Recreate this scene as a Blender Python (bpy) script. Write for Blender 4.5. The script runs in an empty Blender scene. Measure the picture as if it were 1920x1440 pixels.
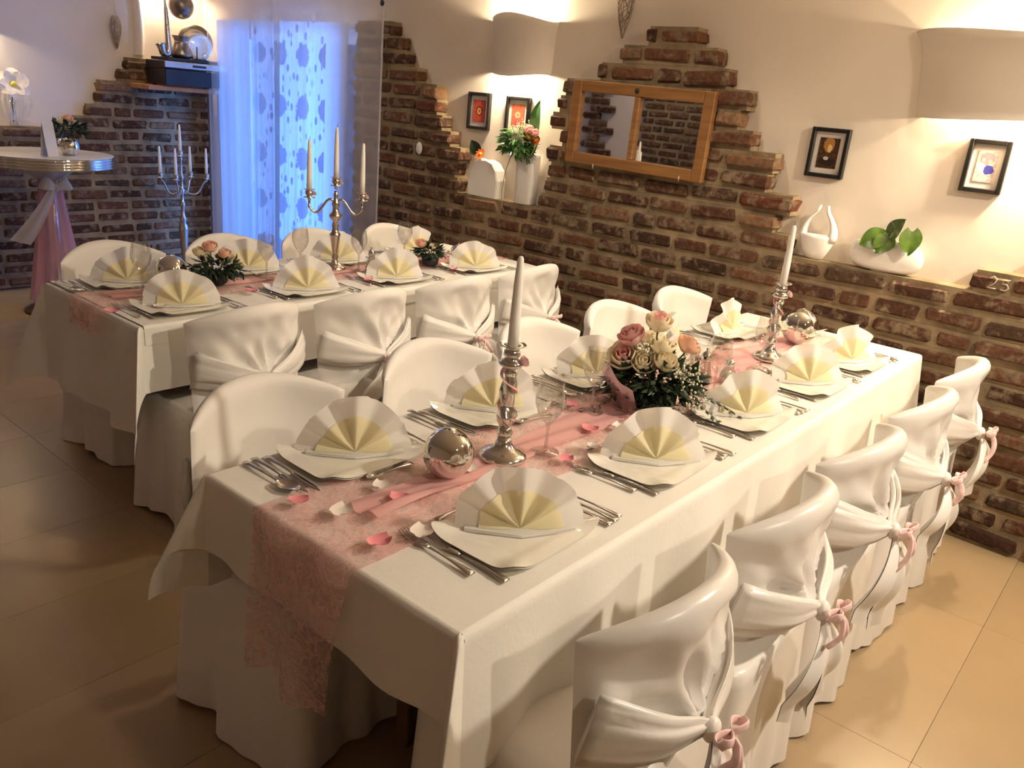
import bpy, math, random
import numpy as np
from mathutils import Vector, Matrix

random.seed(7)
PI = math.pi
S = bpy.context.scene
C = S.collection

# ------------------------------------------------------------------ camera
F_PX, PITCH, ROLL, YAW, CAM_H = 1528.4, 0.332168, 0.093789, 0.894848, 1.56
def cam_axes():
    fwd = Vector((math.sin(YAW), math.cos(YAW), 0)); right = Vector((math.cos(YAW), -math.sin(YAW), 0)); up = Vector((0, 0, 1))
    f2 = fwd*math.cos(PITCH) - up*math.sin(PITCH); u2 = up*math.cos(PITCH) + fwd*math.sin(PITCH)
    r3 = right*math.cos(ROLL) + u2*math.sin(ROLL); u3 = u2*math.cos(ROLL) - right*math.sin(ROLL)
    return r3, u3, f2
AX_R, AX_U, AX_F = cam_axes()
cd = bpy.data.cameras.new('camera'); cam = bpy.data.objects.new('camera', cd); C.objects.link(cam)
cd.sensor_width = 36; cd.lens = F_PX/1920*36; cd.clip_start = .05
cam.matrix_world = Matrix(((AX_R.x, AX_U.x, -AX_F.x, 0), (AX_R.y, AX_U.y, -AX_F.y, 0), (AX_R.z, AX_U.z, -AX_F.z, CAM_H), (0, 0, 0, 1)))
S.camera = cam
def at(px, py, z=.755):
    """point on the horizontal plane z that the photo shows at pixel (px, py)"""
    d = AX_R*((px-960)/F_PX) - AX_U*((py-720)/F_PX) + AX_F
    t = (z-CAM_H)/d.z
    return d.x*t, d.y*t
# ------------------------------------------------------------------ world, light, exposure
W = bpy.data.worlds.new('dusk'); S.world = W; W.use_nodes = True
W.node_tree.nodes['Background'].inputs[0].default_value = (.02, .06, .22, 1)
W.node_tree.nodes['Background'].inputs[1].default_value = .25
S.view_settings.view_transform = 'Standard'; S.view_settings.look = 'None'
S.view_settings.exposure = 0.2; S.view_settings.gamma = 1; S.view_settings.use_curve_mapping = False
WARM = (1, .87, .69)
def lamp(kind, name, loc, power, color, size=.2, target=None, spot=None):
    l = bpy.data.lights.new(name, kind); l.energy = power; l.color = color
    if kind == 'AREA': l.size = size
    else: l.shadow_soft_size = size
    if spot: l.spot_size = math.radians(spot[0]); l.spot_blend = spot[1]
    o = bpy.data.objects.new(name, l); C.objects.link(o); o.location = loc
    if target is not None:
        o.rotation_euler = (Vector(target)-Vector(loc)).to_track_quat('-Z', 'Y').to_euler()
    return o
CEIL = 2.55
CEILING_SPOTS = [  # x, y, power, aim
    (2.7, -.9, 34, (2.3, .7, .4), 120), (1.1, -1.5, 13, (2.2, .9, .6), 90),
    (2.7, 1.9, 8, (2.8, 2.3, .2), 120), (2.6, 4.3, 4.5, (3.1, 4.9, 1.0), 130), (-.6, 5.0, 4, (-1.5, 5.2, 1.2), 120)]
for i, (x, y, p, aim, cone) in enumerate(CEILING_SPOTS):
    lamp('SPOT', 'ceiling_spot_light_offscreen', (x, y, CEIL-.07), p*6, WARM, .06, aim, (cone, 1))
# blue light on the terrace that shines on the door curtain from outside
lamp('AREA', 'terrace_door_offscreen', (5.35, 4.05, 1.0), 260, (.13, .36, 1), 1.3, (3.6, 5.25, .8))

# ------------------------------------------------------------------ materials
M = {}
def newmat(name):
    m = bpy.data.materials.new(name); m.use_nodes = True
    nt = m.node_tree; M[name] = m
    return m, nt, nt.nodes['Principled BSDF']
def N(nt, t, **kw):
    n = nt.nodes.new(t)
    for k, v in kw.items():
        if k in n.inputs: n.inputs[k].default_value = v
        else: setattr(n, k, v)
    return n
def L(nt, a, b): nt.links.new(a, b)
def coords(nt, kind='Object', scale=1):
    tc = N(nt, 'ShaderNodeTexCoord'); mp = N(nt, 'ShaderNodeMapping')
    mp.inputs['Scale'].default_value = (scale,)*3 if not isinstance(scale, tuple) else scale
    L(nt, tc.outputs[kind], mp.inputs['Vector']); return mp.outputs[0]
def ramp(nt, fac, stops):
    r = N(nt, 'ShaderNodeValToRGB'); e = r.color_ramp.elements
    while len(e) < len(stops): e.new(.5)
    for el, (p, c) in zip(e, stops): el.position = p; el.color = (*c, 1) if len(c) == 3 else c
    L(nt, fac, r.inputs[0]); return r.outputs[0]
def bump(nt, b, h, strength=.3, dist=.01):
    n = N(nt, 'ShaderNodeBump', Strength=strength, Distance=dist); L(nt, h, n.inputs['Height']); L(nt, n.outputs[0], b.inputs['Normal'])
def plain(name, col, rough=.5, metal=0, var=.06, scale=8, bmp=0, bscale=60, spec=.5, trans=0, sheen=0, sss=0, coat=0):
    m, nt, b = newmat(name)
    b.inputs['Roughness'].default_value = rough; b.inputs['Metallic'].default_value = metal
    b.inputs['Specular IOR Level'].default_value = spec; b.inputs['Transmission Weight'].default_value = trans
    b.inputs['Sheen Weight'].default_value = sheen; b.inputs['Coat Weight'].default_value = coat
    if sss:
        b.inputs['Subsurface Weight'].default_value = sss; b.inputs['Subsurface Radius'].default_value = (.02, .012, .006); b.inputs['Subsurface Scale'].default_value = .5
    co = coords(nt, 'Object', scale); n = N(nt, 'ShaderNodeTexNoise', Scale=1.0, Detail=4.0); L(nt, co, n.inputs['Vector'])
    lo = tuple(max(0, c*(1-var)) for c in col); hi = tuple(min(1, c*(1+var)) for c in col)
    L(nt, ramp(nt, n.outputs[0], [(.3, lo), (.7, hi)]), b.inputs['Base Color'])
    if bmp:
        c2 = coords(nt, 'Object', bscale); n2 = N(nt, 'ShaderNodeTexNoise', Scale=1.0, Detail=5.0); L(nt, c2, n2.inputs['Vector']); bump(nt, b, n2.outputs[0], bmp, .005)
    return m
plain('plaster', (.77, .68, .59), .85, var=.05, scale=1.5, bmp=.45, bscale=9, spec=.2)
plain('ceiling_paint', (.80, .74, .66), .9, bmp=.15, bscale=12)
plain('mortar', (.27, .198, .120), .95, var=.35, scale=9, bmp=.9, bscale=45, spec=.15)
plain('satin', (.83, .785, .735), .30, var=.02, bmp=.30, bscale=11, sheen=.1, spec=.5)
plain('cover_cloth', (.83, .785, .735), .62, var=.02, bmp=.06, bscale=60, sheen=.1, spec=.35)
plain('table_cloth', (.85, .81, .745), .68, var=.02, bmp=.10, bscale=90, spec=.3)
plain('porcelain', (.87, .83, .74), .12, var=.01, spec=.6, coat=.4)
plain('white_ceramic', (.83, .79, .74), .22, var=.02, spec=.5)
plain('silver', (.68, .66, .62), .13, 1, var=.05)
plain('chrome', (.74, .72, .67), .04, 1, var=.02)
plain('cutlery_steel', (.60, .56, .51), .16, 1, var=.06)
plain('brass_silver', (.58, .50, .43), .22, 1, var=.15, scale=25)
plain('pewter', (.30, .25, .20), .35, 1, var=.3, scale=20)
plain('wax', (.90, .86, .79), .4, var=.01, sss=.1)
plain('wick', (.10, .08, .07), .9)
plain('ribbon_pink', (.92, .64, .62), .45, var=.06, sheen=.2)
plain('petal_pink', (.86, .30, .34), .6, var=.15)
plain('petal_white', (.88, .78, .70), .6, var=.05)
plain('leaf_dark', (.018, .035, .014), .42, var=.5, scale=30)
plain('leaf_green', (.05, .17, .03), .3, var=.5, scale=14, coat=.3)
plain('leaf_olive', (.07, .125, .018), .28, var=.4, scale=20, coat=.3)
plain('stem', (.07, .10, .03), .6)
plain('gypsophila', (.80, .76, .55), .7)
plain('orange_petal', (.90, .16, .03), .5, var=.3, scale=30)
plain('yellow_petal', (.75, .65, .10), .5, var=.2, scale=30)
plain('twig', (.36, .27, .20), .8, var=.2, scale=30)
plain('black_paint', (.012, .010, .009), .3, var=.2)
plain('black_plastic', (.010, .010, .014), .35)
plain('mat_board', (.72, .66, .60), .8)
plain('aluminium', (.55, .52, .50), .35, .7)
plain('lampshade_plaster', (.78, .70, .62), .85, var=.04, scale=3, bmp=.5, bscale=12, spec=.2)
plain('laminate_white', (.70, .66, .62), .25, coat=.2)
plain('door_white', (.75, .75, .78), .4)
plain('shelf_wood', (.42, .20, .085), .45, var=.2, scale=14)
plain('table_wood', (.16, .09, .05), .5, var=.2, scale=12)
plain('terrace_stone', (.05, .06, .08), .8, var=.3)
plain('chalk', (.72, .60, .48), .9)
plain('stem_dry', (.30, .26, .14), .7)
# floor tile with per tile variation
m, nt, b = newmat('floor_tile')
oi = N(nt, 'ShaderNodeObjectInfo'); co = coords(nt, 'Object', 5); n = N(nt, 'ShaderNodeTexNoise', Scale=1.0, Detail=6.0); L(nt, co, n.inputs['Vector'])
mx = N(nt, 'ShaderNodeMath', operation='ADD'); ml = N(nt, 'ShaderNodeMath', operation='MULTIPLY'); ml.inputs[1].default_value = .5
L(nt, oi.outputs['Random'], ml.inputs[0]); L(nt, ml.outputs[0], mx.inputs[0])
m2 = N(nt, 'ShaderNodeMath', operation='MULTIPLY'); m2.inputs[1].default_value = .6; L(nt, n.outputs[0], m2.inputs[0]); L(nt, m2.outputs[0], mx.inputs[1])
L(nt, ramp(nt, mx.outputs[0], [(.2, (.35, .245, .135)), (.8, (.41, .29, .165))]), b.inputs['Base Color'])
b.inputs['Roughness'].default_value = .30
plain('grout', (.33, .23, .125), .9)
# brick: colour by piece, mortar smears and dark burn marks of its own
m, nt, b = newmat('brick')
oi = N(nt, 'ShaderNodeObjectInfo')
base = ramp(nt, oi.outputs['Random'], [(0, (.050, .023, .014)), (.3, (.095, .041, .023)), (.55, (.138, .062, .033)), (.78, (.064, .039, .024)), (.9, (.22, .12, .065)), (1, (.13, .043, .022))])
geo = N(nt, 'ShaderNodeNewGeometry')
n1 = N(nt, 'ShaderNodeTexNoise', Scale=16.0, Detail=6.0, Roughness=.65); L(nt, geo.outputs['Position'], n1.inputs['Vector'])
n2 = N(nt, 'ShaderNodeTexNoise', Scale=45.0, Detail=5.0); L(nt, geo.outputs['Position'], n2.inputs['Vector'])
mix1 = N(nt, 'ShaderNodeMix', data_type='RGBA'); L(nt, ramp(nt, n1.outputs[0], [(.50, (0, 0, 0)), (.62, (1, 1, 1))]), mix1.inputs[0])
L(nt, base, mix1.inputs[6]); mix1.inputs[7].default_value = (.22, .155, .10, 1)
mix2 = N(nt, 'ShaderNodeMix', data_type='RGBA', blend_type='MULTIPLY'); mix2.inputs[0].default_value = .6
L(nt, mix1.outputs[2], mix2.inputs[6]); L(nt, ramp(nt, n2.outputs[0], [(.35, (.55, .5, .5)), (.65, (1.25, 1.2, 1.15))]), mix2.inputs[7])
L(nt, mix2.outputs[2], b.inputs['Base Color']); b.inputs['Roughness'].default_value = .85; b.inputs['Specular IOR Level'].default_value = .25
bump(nt, b, n2.outputs[0], .8, .008)
# broken brick ends
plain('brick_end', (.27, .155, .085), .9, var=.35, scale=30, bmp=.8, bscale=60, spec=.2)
# oak of the mirror frame
m, nt, b = newmat('oak')
co = coords(nt, 'Object', (3, 3, 40)); n = N(nt, 'ShaderNodeTexNoise', Scale=1.0, Detail=5.0); L(nt, co, n.inputs['Vector'])
L(nt, ramp(nt, n.outputs[0], [(.3, (.20, .085, .025)), (.7, (.33, .155, .05))]), b.inputs['Base Color']); b.inputs['Roughness'].default_value = .4
# mirror
m, nt, b = newmat('mirror_glass')
b.inputs['Base Color'].default_value = (.86, .86, .86, 1); b.inputs['Metallic'].default_value = 1; b.inputs['Roughness'].default_value = .015
# thin glass
def thin_glass(name, tint, rough=.02, opacity=.04):
    m, nt, b = newmat(name)
    out = nt.nodes['Material Output']
    tr = N(nt, 'ShaderNodeBsdfTransparent'); tr.inputs[0].default_value = (*tint, 1)
    gl = N(nt, 'ShaderNodeBsdfGlossy'); gl.inputs['Roughness'].default_value = rough
    lw = N(nt, 'ShaderNodeLayerWeight', Blend=.5); pw = N(nt, 'ShaderNodeMath', operation='POWER'); pw.inputs[1].default_value = 2.2; L(nt, lw.outputs['Facing'], pw.inputs[0])
    ml = N(nt, 'ShaderNodeMath', operation='MULTIPLY'); ml.inputs[1].default_value = .7; L(nt, pw.outputs[0], ml.inputs[0])
    ad = N(nt, 'ShaderNodeMath', operation='ADD'); ad.inputs[1].default_value = opacity
    L(nt, ml.outputs[0], ad.inputs[0]); mx = N(nt, 'ShaderNodeMixShader')
    L(nt, ad.outputs[0], mx.inputs[0]); L(nt, tr.outputs[0], mx.inputs[1]); L(nt, gl.outputs[0], mx.inputs[2]); L(nt, mx.outputs[0], out.inputs[0])
thin_glass('glass', (.93, .92, .90), .02, .16)
thin_glass('pane', (.85, .9, .97), .01, .03)
# sheer fabrics: part open weave (transparent), part cloth that also lets light through
def sheer(name, col, open_fac, open_node=None, transl=.5):
    m, nt, b = newmat(name)
    out = nt.nodes['Material Output']
    tr = N(nt, 'ShaderNodeBsdfTransparent'); di = N(nt, 'ShaderNodeBsdfDiffuse'); tl = N(nt, 'ShaderNodeBsdfTranslucent')
    di.inputs[0].default_value = (*col, 1); tl.inputs[0].default_value = (*col, 1)
    a = N(nt, 'ShaderNodeMixShader'); a.inputs[0].default_value = transl; L(nt, di.outputs[0], a.inputs[1]); L(nt, tl.outputs[0], a.inputs[2])
    mx = N(nt, 'ShaderNodeMixShader'); mx.inputs[0].default_value = 1-open_fac
    L(nt, tr.outputs[0], mx.inputs[1]); L(nt, a.outputs[0], mx.inputs[2]); L(nt, mx.outputs[0], out.inputs[0])
    return nt, mx, di, tl
sheer('curtain_sheer', (.80, .78, .80), .58, transl=.40)
sheer('plain_panel', (.80, .80, .84), .12, transl=.6)
sheer('napkin_white', (.93, .90, .85), 0, transl=.38)
sheer('napkin_yellow', (.93, .85, .58), 0, transl=.35)
sheer('rose_pink', (.95, .58, .54), 0, transl=.3)
sheer('rose_cream', (.96, .86, .64), 0, transl=.3)
sheer('rose_peach', (.96, .66, .48), 0, transl=.3)
sheer('tulle_white', (.82, .78, .70), .35)
sheer('tulle_pink', (.80, .46, .48), .45)
sheer('organza_pink', (.92, .56, .54), .18, transl=.3)
# lace: rose and leaf motifs woven thinner than the ground
nt, mx, di, tl = sheer('lace', (.85, .85, .90), .3, transl=.65)
co = coords(nt, 'Object', (1, 1, 1)); sp = N(nt, 'ShaderNodeSeparateXYZ'); L(nt, co, sp.inputs[0])
def mth(op, a, b_=None):
    n = N(nt, 'ShaderNodeMath', operation=op)
    for i, v in enumerate((a, b_)):
        if v is None: continue
        if isinstance(v, (int, float)): n.inputs[i].default_value = v
        else: L(nt, v, n.inputs[i])
    return n.outputs[0]
py = mth('MULTIPLY', mth('SUBTRACT', mth('FRACT', mth('DIVIDE', mth('ADD', sp.outputs[1], 9.98), .255)), .5), .255)
pz = mth('SUBTRACT', mth('FRACT', mth('DIVIDE', mth('ADD', sp.outputs[2], 10), .34)), .5); pz = mth('MULTIPLY', pz, .34)
dist = mth('SQRT', mth('ADD', mth('MULTIPLY', mth('MULTIPLY', py, py), 1.1), mth('MULTIPLY', pz, pz)))
ns = N(nt, 'ShaderNodeTexNoise', Scale=38.0); L(nt, co, ns.inputs['Vector'])
rose = mth('LESS_THAN', mth('ADD', dist, mth('MULTIPLY', ns.outputs[0], .05)), .100)
vo = N(nt, 'ShaderNodeTexVoronoi', Scale=13.0, Randomness=.75); mp = N(nt, 'ShaderNodeMapping'); mp.inputs['Scale'].default_value = (1, 1.5, .8); L(nt, co, mp.inputs[0]); L(nt, mp.outputs[0], vo.inputs['Vector'])
leaf = mth('LESS_THAN', vo.outputs['Distance'], .27)
motif = mth('MAXIMUM', rose, leaf)
L(nt, mth('SUBTRACT', .85, mth('MULTIPLY', motif, .25)), mx.inputs[0])
cm = N(nt, 'ShaderNodeMix', data_type='RGBA'); L(nt, motif, cm.inputs[0]); cm.inputs[6].default_value = (.85, .85, .90, 1); cm.inputs[7].default_value = (.22, .24, .40, 1)
L(nt, cm.outputs[2], di.inputs[0]); L(nt, cm.outputs[2], tl.inputs[0])
# fibre table runner
nt, mx, di, tl = sheer('fibre_runner', (.92, .58, .54), .3, transl=.3)
co = coords(nt, 'Object', (1, 1, 1)); nz = N(nt, 'ShaderNodeTexNoise', Scale=9.0, Detail=3.0); L(nt, co, nz.inputs['Vector'])
mv = N(nt, 'ShaderNodeMix', data_type='RGBA'); mv.inputs[0].default_value = .16; L(nt, co, mv.inputs[6]); L(nt, nz.outputs[1], mv.inputs[7])
v1 = N(nt, 'ShaderNodeTexVoronoi', feature='DISTANCE_TO_EDGE', Scale=26.0); L(nt, mv.outputs[2], v1.inputs['Vector'])
v2 = N(nt, 'ShaderNodeTexVoronoi', feature='DISTANCE_TO_EDGE', Scale=60.0); L(nt, mv.outputs[2], v2.inputs['Vector'])
e1 = mth('LESS_THAN', v1.outputs[0], .05); e2 = mth('LESS_THAN', v2.outputs[0], .07)
cl = N(nt, 'ShaderNodeTexNoise', Scale=12.0, Detail=2.0); L(nt, co, cl.inputs['Vector'])
fib = mth('ADD', mth('MULTIPLY', mth('MAXIMUM', e1, mth('MULTIPLY', e2, .7)), .38), mth('MULTIPLY', cl.outputs[0], .62))
L(nt, mth('MINIMUM', fib, .95), mx.inputs[0])
# prints
def print_mat(name, bg, blobs, noise=0.0, scale=20):
    """flat print: rectangle coordinates are the object's own y/z in metres"""
    m, nt, b = newmat(name)
    co = coords(nt, 'Object'); last = None
    n = N(nt, 'ShaderNodeTexNoise', Scale=float(scale)*4, Detail=3.0); L(nt, co, n.inputs['Vector'])
    sp = N(nt, 'ShaderNodeSeparateXYZ'); L(nt, co, sp.inputs[0])
    cur = ramp(nt, n.outputs[0], [(.3, tuple(c*(1-noise) for c in bg)), (.7, tuple(min(1, c*(1+noise)) for c in bg))])
    for (cy, cz, ry, rz, col) in blobs:
        def mm(op, a, b_):
            k = N(nt, 'ShaderNodeMath', operation=op)
            for i, v in enumerate((a, b_)):
                if isinstance(v, (int, float)): k.inputs[i].default_value = v
                else: L(nt, v, k.inputs[i])
            return k.outputs[0]
        a = mm('DIVIDE', mm('SUBTRACT', sp.outputs[1], cy), ry); c = mm('DIVIDE', mm('SUBTRACT', sp.outputs[2], cz), rz)
        d = mm('ADD', mm('MULTIPLY', a, a), mm('MULTIPLY', c, c)); d = mm('ADD', d, mm('MULTIPLY', n.outputs[0], .7))
        fac = ramp(nt, d, [(.9, (1, 1, 1)), (1.45, (0, 0, 0))])
        x = N(nt, 'ShaderNodeMix', data_type='RGBA'); L(nt, fac, x.inputs[0]); L(nt, cur, x.inputs[6]); x.inputs[7].default_value = (*col, 1); cur = x.outputs[2]
    L(nt, cur, b.inputs['Base Color']); b.inputs['Roughness'].default_value = .25
print_mat('print_flower_red', (.48, .07, .045), [(0, .0, .034, .036, (.20, .03, .02)), (0, 0, .020, .024, (.62, .40, .10)), (0, 0, .010, .012, (.45, .07, .04))], .3)
print_mat('print_flower_coral', (.50, .13, .075), [(0, .005, .026, .022, (.72, .38, .24)), (.005, -.035, .02, .02, (.45, .10, .12)), (0, .005, .008, .007, (.4, .08, .05))], .3)
print_mat('print_room_sepia', (.07, .032, .014), [(.0, .035, .03, .04, (.42, .20, .05)), (-.005, .02, .012, .022, (.75, .50, .22)), (0, -.035, .05, .022, (.03, .018, .014)), (.005, -.022, .014, .01, (.55, .50, .45))], .6)
print_mat('print_couple_blue', (.50, .42, .40), [(0, .03, .034, .03, (.25, .20, .22)), (-.012, -.012, .026, .022, (.05, .05, .26)), (.014, -.006, .014, .024, (.62, .55, .55)), (-.012, .02, .008, .01, (.50, .32, .26)), (.012, .024, .008, .01, (.52, .35, .28))], .35)
# lamp glow
m, nt, b = newmat('bulb'); b.inputs['Emission Color'].default_value = (1, .82, .55, 1); b.inputs['Emission Strength'].default_value = 14

# ------------------------------------------------------------------ mesh helpers
class B:
    def __init__(s): s.V = []; s.F = []
    def add(s, V, F):
        o = len(s.V); s.V += [tuple(v) for v in V]; s.F += [tuple(i+o for i in f) for f in F]; return s
    def box(s, c, d, rz=0, j=0):
        hx, hy, hz = d[0]/2, d[1]/2, d[2]/2; V = []
        for x in (-hx, hx):
            for y in (-hy, hy):
                for z in (-hz, hz):
                    X, Y = x*math.cos(rz)-y*math.sin(rz), x*math.sin(rz)+y*math.cos(rz)
                    V.append((c[0]+X+random.uniform(-j, j), c[1]+Y+random.uniform(-j, j), c[2]+z+random.uniform(-j, j)))
        return s.add(V, [(0, 1, 3, 2), (4, 6, 7, 5), (0, 4, 5, 1), (2, 3, 7, 6), (0, 2, 6, 4), (1, 5, 7, 3)])
    def cbox(s, c, d, ch=.004, j=0.0, rnd=random):
        """box with chamfered edges (24 vertices, 44 triangles)"""
        h = [k/2 for k in d]; V = []; idx = {}
        for sx in (-1, 1):
            for sy in (-1, 1):
                for sz in (-1, 1):
                    jj = [rnd.uniform(-j, j) for _ in range(3)]
                    for a in range(3):
                        p = [sx*(h[0]-ch), sy*(h[1]-ch), sz*(h[2]-ch)]; p[a] += (sx, sy, sz)[a]*ch
                        idx[(sx, sy, sz, a)] = len(V); V.append(tuple(c[k]+p[k]+jj[k] for k in range(3)))
        F = []
        for a in range(3):
            b_, d_ = (a+1) % 3, (a+2) % 3
            for sa in (-1, 1):
                q = []
                for (u, v) in ((-1, -1), (1, -1), (1, 1), (-1, 1)):
                    t = [0, 0, 0]; t[a] = sa; t[b_] = u; t[d_] = v; q.append(idx[(*t, a)])
                F.append(tuple(q if sa > 0 else q[::-1]))
            for u in (-1, 1):
                for v in (-1, 1):
                    e = []
                    for sa in (-1, 1):
                        t = [0, 0, 0]; t[a] = sa; t[b_] = u; t[d_] = v; e.append((idx[(*t, b_)], idx[(*t, d_)]))
                    q = (e[0][0], e[1][0], e[1][1], e[0][1])
                    F.append(q if u*v < 0 else q[::-1])
        for sx in (-1, 1):
            for sy in (-1, 1):
                for sz in (-1, 1):
                    q = tuple(idx[(sx, sy, sz, a)] for a in range(3)); F.append(q if sx*sy*sz > 0 else q[::-1])
        return s.add(V, F)
    def lathe(s, prof, seg=24, c=(0, 0, 0), twist=None, cap=True):
        V = []; n = len(prof)
        for (r, z) in prof:
            for k in range(seg):
                a = 2*PI*k/seg; rr = r*(1+twist(a, z)) if twist else r
                V.append((c[0]+rr*math.cos(a), c[1]+rr*math.sin(a), c[2]+z))
        F = [(i*seg+k, i*seg+(k+1) % seg, (i+1)*seg+(k+1) % seg, (i+1)*seg+k) for i in range(n-1) for k in range(seg)]
        if cap:
            if prof[0][0] > 1e-5: F.append(tuple(range(seg-1, -1, -1)))
            if prof[-1][0] > 1e-5: F.append(tuple((n-1)*seg+k for k in range(seg)))
        return s.add(V, F)
    def tube(s, pts, rad, seg=8, cap=True, mod=None):
        pts = [Vector(p) for p in pts]; n = len(pts); V = []
        if not hasattr(rad, '__len__'): rad = [rad]*n
        up = None
        for i, p in enumerate(pts):
            t = (pts[min(i+1, n-1)]-pts[max(i-1, 0)]).normalized()
            if up is None:
                up = Vector((0, 0, 1)) if abs(t.z) < .9 else Vector((1, 0, 0))
            a = (up - t*up.dot(t))
            if a.length < 1e-6: a = t.orthogonal()
            a.normalize(); b_ = t.cross(a); up = a
            for k in range(seg):
                an = 2*PI*k/seg; r = rad[i]
                rx, ry = (r if not isinstance(r, tuple) else r[0]), (r if not isinstance(r, tuple) else r[1])
                f = 1+(mod(an, i/(n-1)) if mod else 0)
                V.append(p + a*math.cos(an)*rx*f + b_*math.sin(an)*ry*f)
        F = [(i*seg+k, i*seg+(k+1) % seg, (i+1)*seg+(k+1) % seg, (i+1)*seg+k) for i in range(n-1) for k in range(seg)]
        if cap: F += [tuple(range(seg-1, -1, -1)), tuple((n-1)*seg+k for k in range(seg))]
        return s.add(V, F)
    def grid(s, fn, nu, nv, wrap=False):
        V = [fn(i/(nu if wrap else nu-1), k/(nv-1)) for i in range(nu) for k in range(nv)]
        m_ = nu if wrap else nu-1
        F = [(i*nv+k, ((i+1) % nu)*nv+k, ((i+1) % nu)*nv+k+1, i*nv+k+1) for i in range(m_) for k in range(nv-1)]
        return s.add(V, F)
    def sphere(s, c, r, seg=16, rings=10, sc=(1, 1, 1)):
        V = [(c[0], c[1], c[2]-r*sc[2])]
        for i in range(1, rings):
            t = PI*i/rings - PI/2
            for k in range(seg):
                a = 2*PI*k/seg; V.append((c[0]+r*sc[0]*math.cos(t)*math.cos(a), c[1]+r*sc[1]*math.cos(t)*math.sin(a), c[2]+r*sc[2]*math.sin(t)))
        V.append((c[0], c[1], c[2]+r*sc[2])); F = []
        for k in range(seg): F.append((0, 1+(k+1) % seg, 1+k))
        for i in range(rings-2):
            for k in range(seg): F.append((1+i*seg+k, 1+i*seg+(k+1) % seg, 1+(i+1)*seg+(k+1) % seg, 1+(i+1)*seg+k))
        o = 1+(rings-2)*seg
        for k in range(seg): F.append((o+k, o+(k+1) % seg, len(V)-1))
        return s.add(V, F)
    def xform(s, mat, start=0):
        s.V = s.V[:start]+[tuple(mat @ Vector(v)) for v in s.V[start:]]; return s
    def mesh(s, name, mat, smooth=True):
        me = bpy.data.meshes.new(name); me.from_pydata(s.V, [], s.F); me.materials.append(M[mat])
        if smooth: me.polygons.foreach_set('use_smooth', [True]*len(me.polygons))
        me.update(); return me
    def build(s, name, mat, parent=None, smooth=True, loc=None, rz=None):
        return put(name, s.mesh(name, mat, smooth), parent, loc, rz)
def put(name, me, parent=None, loc=None, rz=None):
    o = bpy.data.objects.new(name, me); C.objects.link(o)
    if parent is not None: o.parent = parent
    if loc is not None: o.location = loc
    if rz is not None: o.rotation_euler = (0, 0, rz)
    return o
def thing(name, label, cat, loc=(0, 0, 0), rz=0, group=None):
    o = bpy.data.objects.new(name, None); o.empty_display_size = .1; C.objects.link(o); o.location = loc; o.rotation_euler = (0, 0, rz)
    return tag(o, label, cat, group)
def tag(o, label, cat, group=None):
    o['label'] = label; o['category'] = cat
    if group: o['group'] = group
    return o
def struct(o, label=None):
    o['kind'] = 'structure'
    if label: o['label'] = label
    return o
def dup(root, loc, rz=0, label=None, group=None, parent=None):
    r = root.copy(); C.objects.link(r); r.location = loc; r.rotation_euler = (0, 0, rz)
    if label: r['label'] = label
    if group: r['group'] = group
    for ch in list(root.children):
        c = ch.copy(); C.objects.link(c); c.parent = r
        for g in list(ch.children):
            d = g.copy(); C.objects.link(d); d.parent = c
    return r
def sstep(a, b_, x):
    t = max(0, min(1, (x-a)/(b_-a))); return t*t*(3-2*t)

# ------------------------------------------------------------------ room shell
XW, XP = 3.60, 3.70          # brick face / plaster face of the right wall
YW, YP = 6.30, 6.38          # brick face / plaster face of the back wall
XL, YF = -1.6, -2.6
DOOR = (4.42, 5.98, 1.93)
o = struct(B().box(((XL+XP)/2, (YF+YP)/2, -.03), (XP-XL+.3, YP-YF+.3, .04)).build('floor', 'grout', smooth=False), 'beige tiled floor')
tile_me = B().cbox((0, 0, 0), (.8692, .4292, .010), .0006).mesh('tile', 'floor_tile', False)
for i in range(-3, 4):
    for j in range(-5, 11):
        cx, cy = .35+.87*i+.435, 1.49+.43*j+.215 - .43*3
        if cx-.45 < XL or cx+.4 > XP+.4 or cy-.2 < YF or cy > YP: continue
        put('tile', tile_me, o, (cx, cy, -.005))
struct(B().box(((XL+XP)/2, (YF+YP)/2, CEIL+.05), (XP-XL+.3, YP-YF+.3, .1)).build('ceiling', 'ceiling_paint', smooth=False), 'plain pale ceiling')
wr = B()
T = .22
def wbox(b_, x0, x1, y0, y1, z0, z1): b_.box(((x0+x1)/2, (y0+y1)/2, (z0+z1)/2), (x1-x0, y1-y0, z1-z0))
wbox(wr, XP, XP+T, YF-.2, DOOR[0], 0, CEIL); wbox(wr, XP, XP+T, DOOR[0], DOOR[1], DOOR[2], CEIL); wbox(wr, XP, XP+T, DOOR[1], YP+.2, 0, CEIL)
wall_right = struct(wr.build('wall_right', 'plaster', smooth=False), 'cream plaster wall with stepped exposed brickwork')
wb = B(); wbox(wb, XL-.2, XP+T, YP, YP+.2, 0, CEIL)
wall_back = struct(wb.build('wall_back', 'plaster', smooth=False), 'cream plaster wall with dark brick base behind the bar table')
wl = B(); wbox(wl, XL-.2, XL, YF-.2, YP+.2, 0, CEIL)
wall_left = struct(wl.build('wall_left', 'plaster', smooth=False), 'pale plaster wall facing the mirror')
wf = B(); wbox(wf, XL-.2, XP+T, YF-.2, YF, 0, CEIL)
struct(wf.build('wall_front', 'plaster', smooth=False), 'pale plaster wall behind the viewer')

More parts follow.
